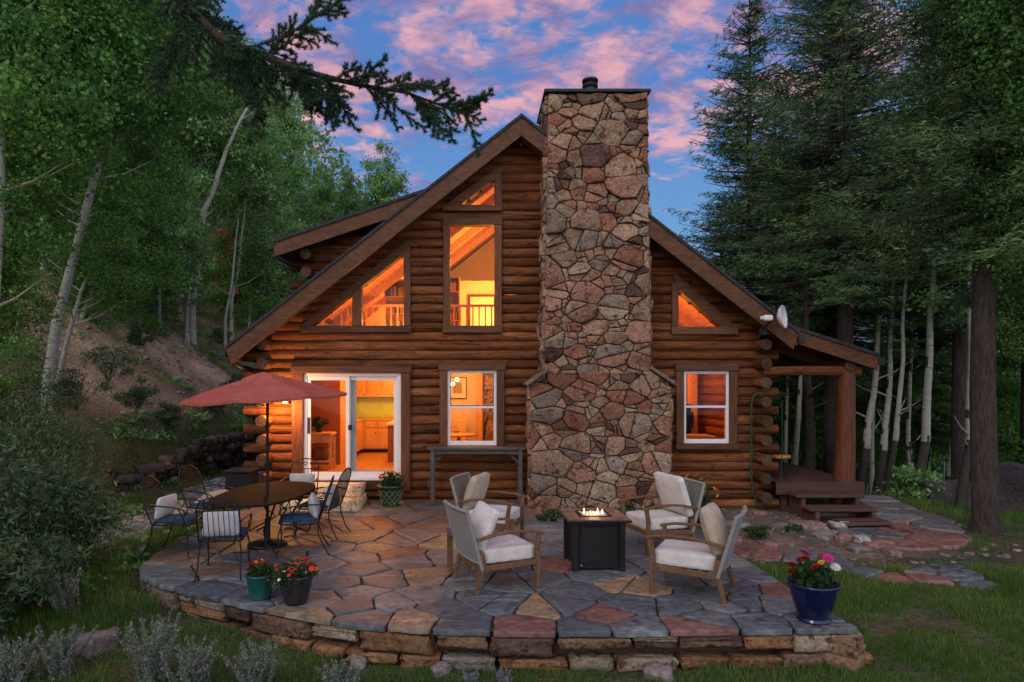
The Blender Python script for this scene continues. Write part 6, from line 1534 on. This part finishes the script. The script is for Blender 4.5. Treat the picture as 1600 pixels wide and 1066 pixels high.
def needles(a, b, dens=1900, ln=.030):
    a = np.array(a); b = np.array(b); L = np.linalg.norm(b - a); n = max(6, int(L * dens)); d = (b - a) / L; u = nr.random(n); p = a + (b - a) * u[:, None]
    w = rnd_unit(nr, n); w -= (w @ d)[:, None] * d; w /= np.linalg.norm(w, axis=1, keepdims=True) + 1e-9; w[:, 2] = w[:, 2] * .7 + .12
    t = d * .55 + w * .8; t /= np.linalg.norm(t, axis=1, keepdims=True); l = ln * nr.uniform(.7, 1.15, n)[:, None]; s = np.cross(t, rnd_unit(nr, n)); s /= np.linalg.norm(s, axis=1, keepdims=True) + 1e-9; s *= .0021
    Vn.append(np.stack([p - s, p + s, p + t * l], 1).reshape(-1, 3)); Tn.append(tints(nr, n, .6, 1.4, .06))
def twig(p, d, L, depth):
    k = max(2, int(L / .06)); pts = [p]; q = p.copy(); dd = d.normalized()
    for i in range(k): dd = (dd + Vector(nr.normal(0, .10, 3)) + Vector((0, 0, -.05))).normalized(); q = q + dd * (L / k); pts.append(q.copy())
    limb.tube([x - org for x in pts], [max(.0016, .004 * (1 - i / len(pts)) * (1 + L)) for i in range(len(pts))], 4, False)
    for a, b in zip(pts[:-1], pts[1:]): needles(a, b)
    if depth:
        for i in range(1, len(pts)):
            for s in (-1, 1):
                if nr.random() < .85: 
                    dirn = pts[i] - pts[i - 1]; sd = Vector((-dirn.z, nr.uniform(-.7, .7) * dirn.length, dirn.x)).normalized() * s; twig(pts[i], dirn.normalized() * .8 + sd * .7, L * nr.uniform(.22, .45) * (1.15 - i / len(pts)), depth - 1)
for i in range(1, len(LB) - 1):
    a, b = LB[i], LB[i + 1]; n = 7 if i > 4 else 9
    for j in range(n):
        p = a.lerp(b, (j + nr.random()) / n); s = 1 if nr.random() < .42 else -1; along_ = (b - a).normalized()
        d = along_ * nr.uniform(.5, 1.0) + Vector((0, nr.uniform(-.6, .6), s * nr.uniform(.35, .9))); f = 1 - .55 * (i - 1) / 8
        twig(p, d, (nr.uniform(.22, .45) if s > 0 else nr.uniform(.28, .62)) * f, 2 if nr.random() < .6 else 1)
    if i > 2:
        for j in range(8): needles(a.lerp(b, j / 8), a.lerp(b, (j + 1) / 8), 700)
twig(LB[-2], LB[-1] - LB[-2], .3, 1); twig(LB[2], Vector((-.1, .1, -1)), .5, 2); twig(at(300, 40, 4.5), Vector((-.3, .2, -.9)), .55, 2); twig(at(440, 60, 4.4), Vector((.75, 0, .45)), .62, 2); twig(at(600, 140, 4.5), Vector((.9, 0, .25)), .5, 2)
limb.build('limb', 'bark', hs)
V_ = np.concatenate(Vn) - np.array(org); link('needles', fastmesh('needles', V_, 3, 'needle_near', np.concatenate(Tn)), hs)
# --- shrubs and sage at the lower left
SH = [(-5.0, 8.0, .75, .72, 5000, 'dark shrub spilling toward the gravel bed'), (-4.75, 6.85, .50, .45, 3600, 'low dark shrub nearest the curved patio edge'), (-5.75, 7.4, 1.15, 1.05, 9000, 'large grey green willow shrub at the left frame edge'), (-6.9, 9.6, 1.2, 1.15, 8000, 'tall willow shrub behind the large one, under the aspens'), (-4.95, 6.25, .72, .55, 5200, 'rounded lower shrub in front of the large willow shrub'), (-8.3, 11.8, 1.2, 1.2, 7000, 'willow shrub at the foot of the bank'), (-6.4, 6.3, 1.1, .9, 5000, 'willow shrub cut by the left frame edge'), (-7.7, 9.0, 1.2, 1.6, 6000, 'high willow shrub at the far left')]
for x, y, rx, rz, n, lb in SH: bush('willow_shrub', (x, y, ground_z(x, y)), rx, rz, n, .075, 'willow_leaf', lb, 'shrub', .4, 1.5, 18, 'willow shrubs at the left', .30, .13)
for i, (px, py, s_, lb) in enumerate(((215, 640, .5, 'brushy shrub on the lower bank above the left end of the rock wall'), (262, 668, .4, 'low shrub just above the rock wall, left of the umbrella'), (330, 650, .45, 'shrub on the bank behind the umbrella'), (372, 620, .5, 'shrub on the bank close to the left log corner'), (170, 600, .6, 'shrub at the foot of the nearest leaning aspen'), (345, 540, .5, 'shrub at the right edge of the bare bank under the eave'), (215, 545, .45, 'shrub at the left edge of the bare bank'), (120, 640, .6, 'shrub between the willow shrubs and the bank'), (400, 660, .3, 'small shrub behind the left log corner'))):
    q = hit(px, py, 12.5); bush('shrub', (q.x, q.y, ground_z(q.x, q.y)), s_ * 1.1, s_ * .8, 1500, .075, 'willow_leaf', lb, 'shrub', .5, 1.4, 8, 'brush on the left bank', .35, .14)
def sage(px, py, s, label, z=-.32, n=46):
    x, y = gp(px, py, z); r = empty('sagebrush', (x, y, ground_z(x, y)), 0, label, 'sagebrush', 'sagebrush in the foreground'); st = MB(); st.col = (2.6, 2.9, 2.8); C = []; D = []
    for i in range(n):
        a = nr.uniform(0, 6.28); l = s * nr.uniform(.6, 1.15); o = nr.uniform(.1, .55); p = Vector((nr.normal(0, .05), nr.normal(0, .05), 0)); pts = [p]
        for j in range(1, 6): t = j / 5; pts.append(p + Vector((math.cos(a) * o * l * t ** 1.3, math.sin(a) * o * l * t ** 1.3, l * t * (1 - .2 * o * t))))
        st.tube(pts, [.004, .0035, .003, .0025, .002, .001], 4, False)
        for j in range(1, 6):
            k = 26; u = nr.random((k, 1)); a_, b_ = np.array(pts[j - 1]), np.array(pts[j]); q = a_ + (b_ - a_) * u; C.append(q + nr.normal(0, .009, (k, 3))); D.append((b_ - a_) / np.linalg.norm(b_ - a_) + nr.normal(0, .7, (k, 3)))
    st.build('stems', 'bark', r); C = np.concatenate(C); D = np.concatenate(D); D /= np.linalg.norm(D, axis=1, keepdims=True); link('foliage', fastmesh('foliage', leafquads(nr, C, .026, D, .35), 4, 'sage_leaf', tints(nr, len(C), .6, 1.25, .03)), r)
sage(235, 1062, .52, 'tallest silvery sagebrush in the foreground, left of centre'); sage(300, 1075, .40, 'silvery sagebrush just right of the tallest one'); sage(395, 1072, .42, 'silvery sagebrush under the left curve of the patio wall'); sage(100, 1050, .42, 'sagebrush at the lower left between the rocks and the shrub')
sage(25, 1066, .36, 'sagebrush in the bottom left corner'); sage(530, 1080, .26, 'short sagebrush at the bottom edge below the teal pot'); sage(100, 960, .45, 'sagebrush leaning out of the rounded shrub', -.2)
def lavender(px, py, label):
    x, y = gp(px, py, -.33); r = empty('lavender', (x, y, ground_z(x, y)), 0, label, 'lavender', 'lavender at the foot of the wall'); C = []; K = []; st = MB()
    for i in range(26):
        a = nr.uniform(0, 6.28); l = nr.uniform(.12, .22); e = Vector((math.cos(a) * l * .4, math.sin(a) * l * .4, l)); st.tube([(0, 0, 0), tuple(e * .6), tuple(e)], .002, 3, False)
        for j in range(14): C.append(np.array(e) * (1 - .25 * nr.random()) + nr.normal(0, .004, 3))
    st.col = (1, 1, 1); st.build('stems', 'sage_leaf', r); C = np.array(C); t = np.tile(np.array([[.24, .22, .34]]), (len(C), 1)) * nr.uniform(.7, 1.3, (len(C), 1)); link('blossoms', fastmesh('blossoms', leafquads(nr, C, .014), 4, 'petal', t), r)
for px, py, lb in ((735, 1076, 'lavender at the bottom edge, the left one of two'), (790, 1080, 'lavender at the bottom edge, the right one of two')): lavender(px, py, lb)
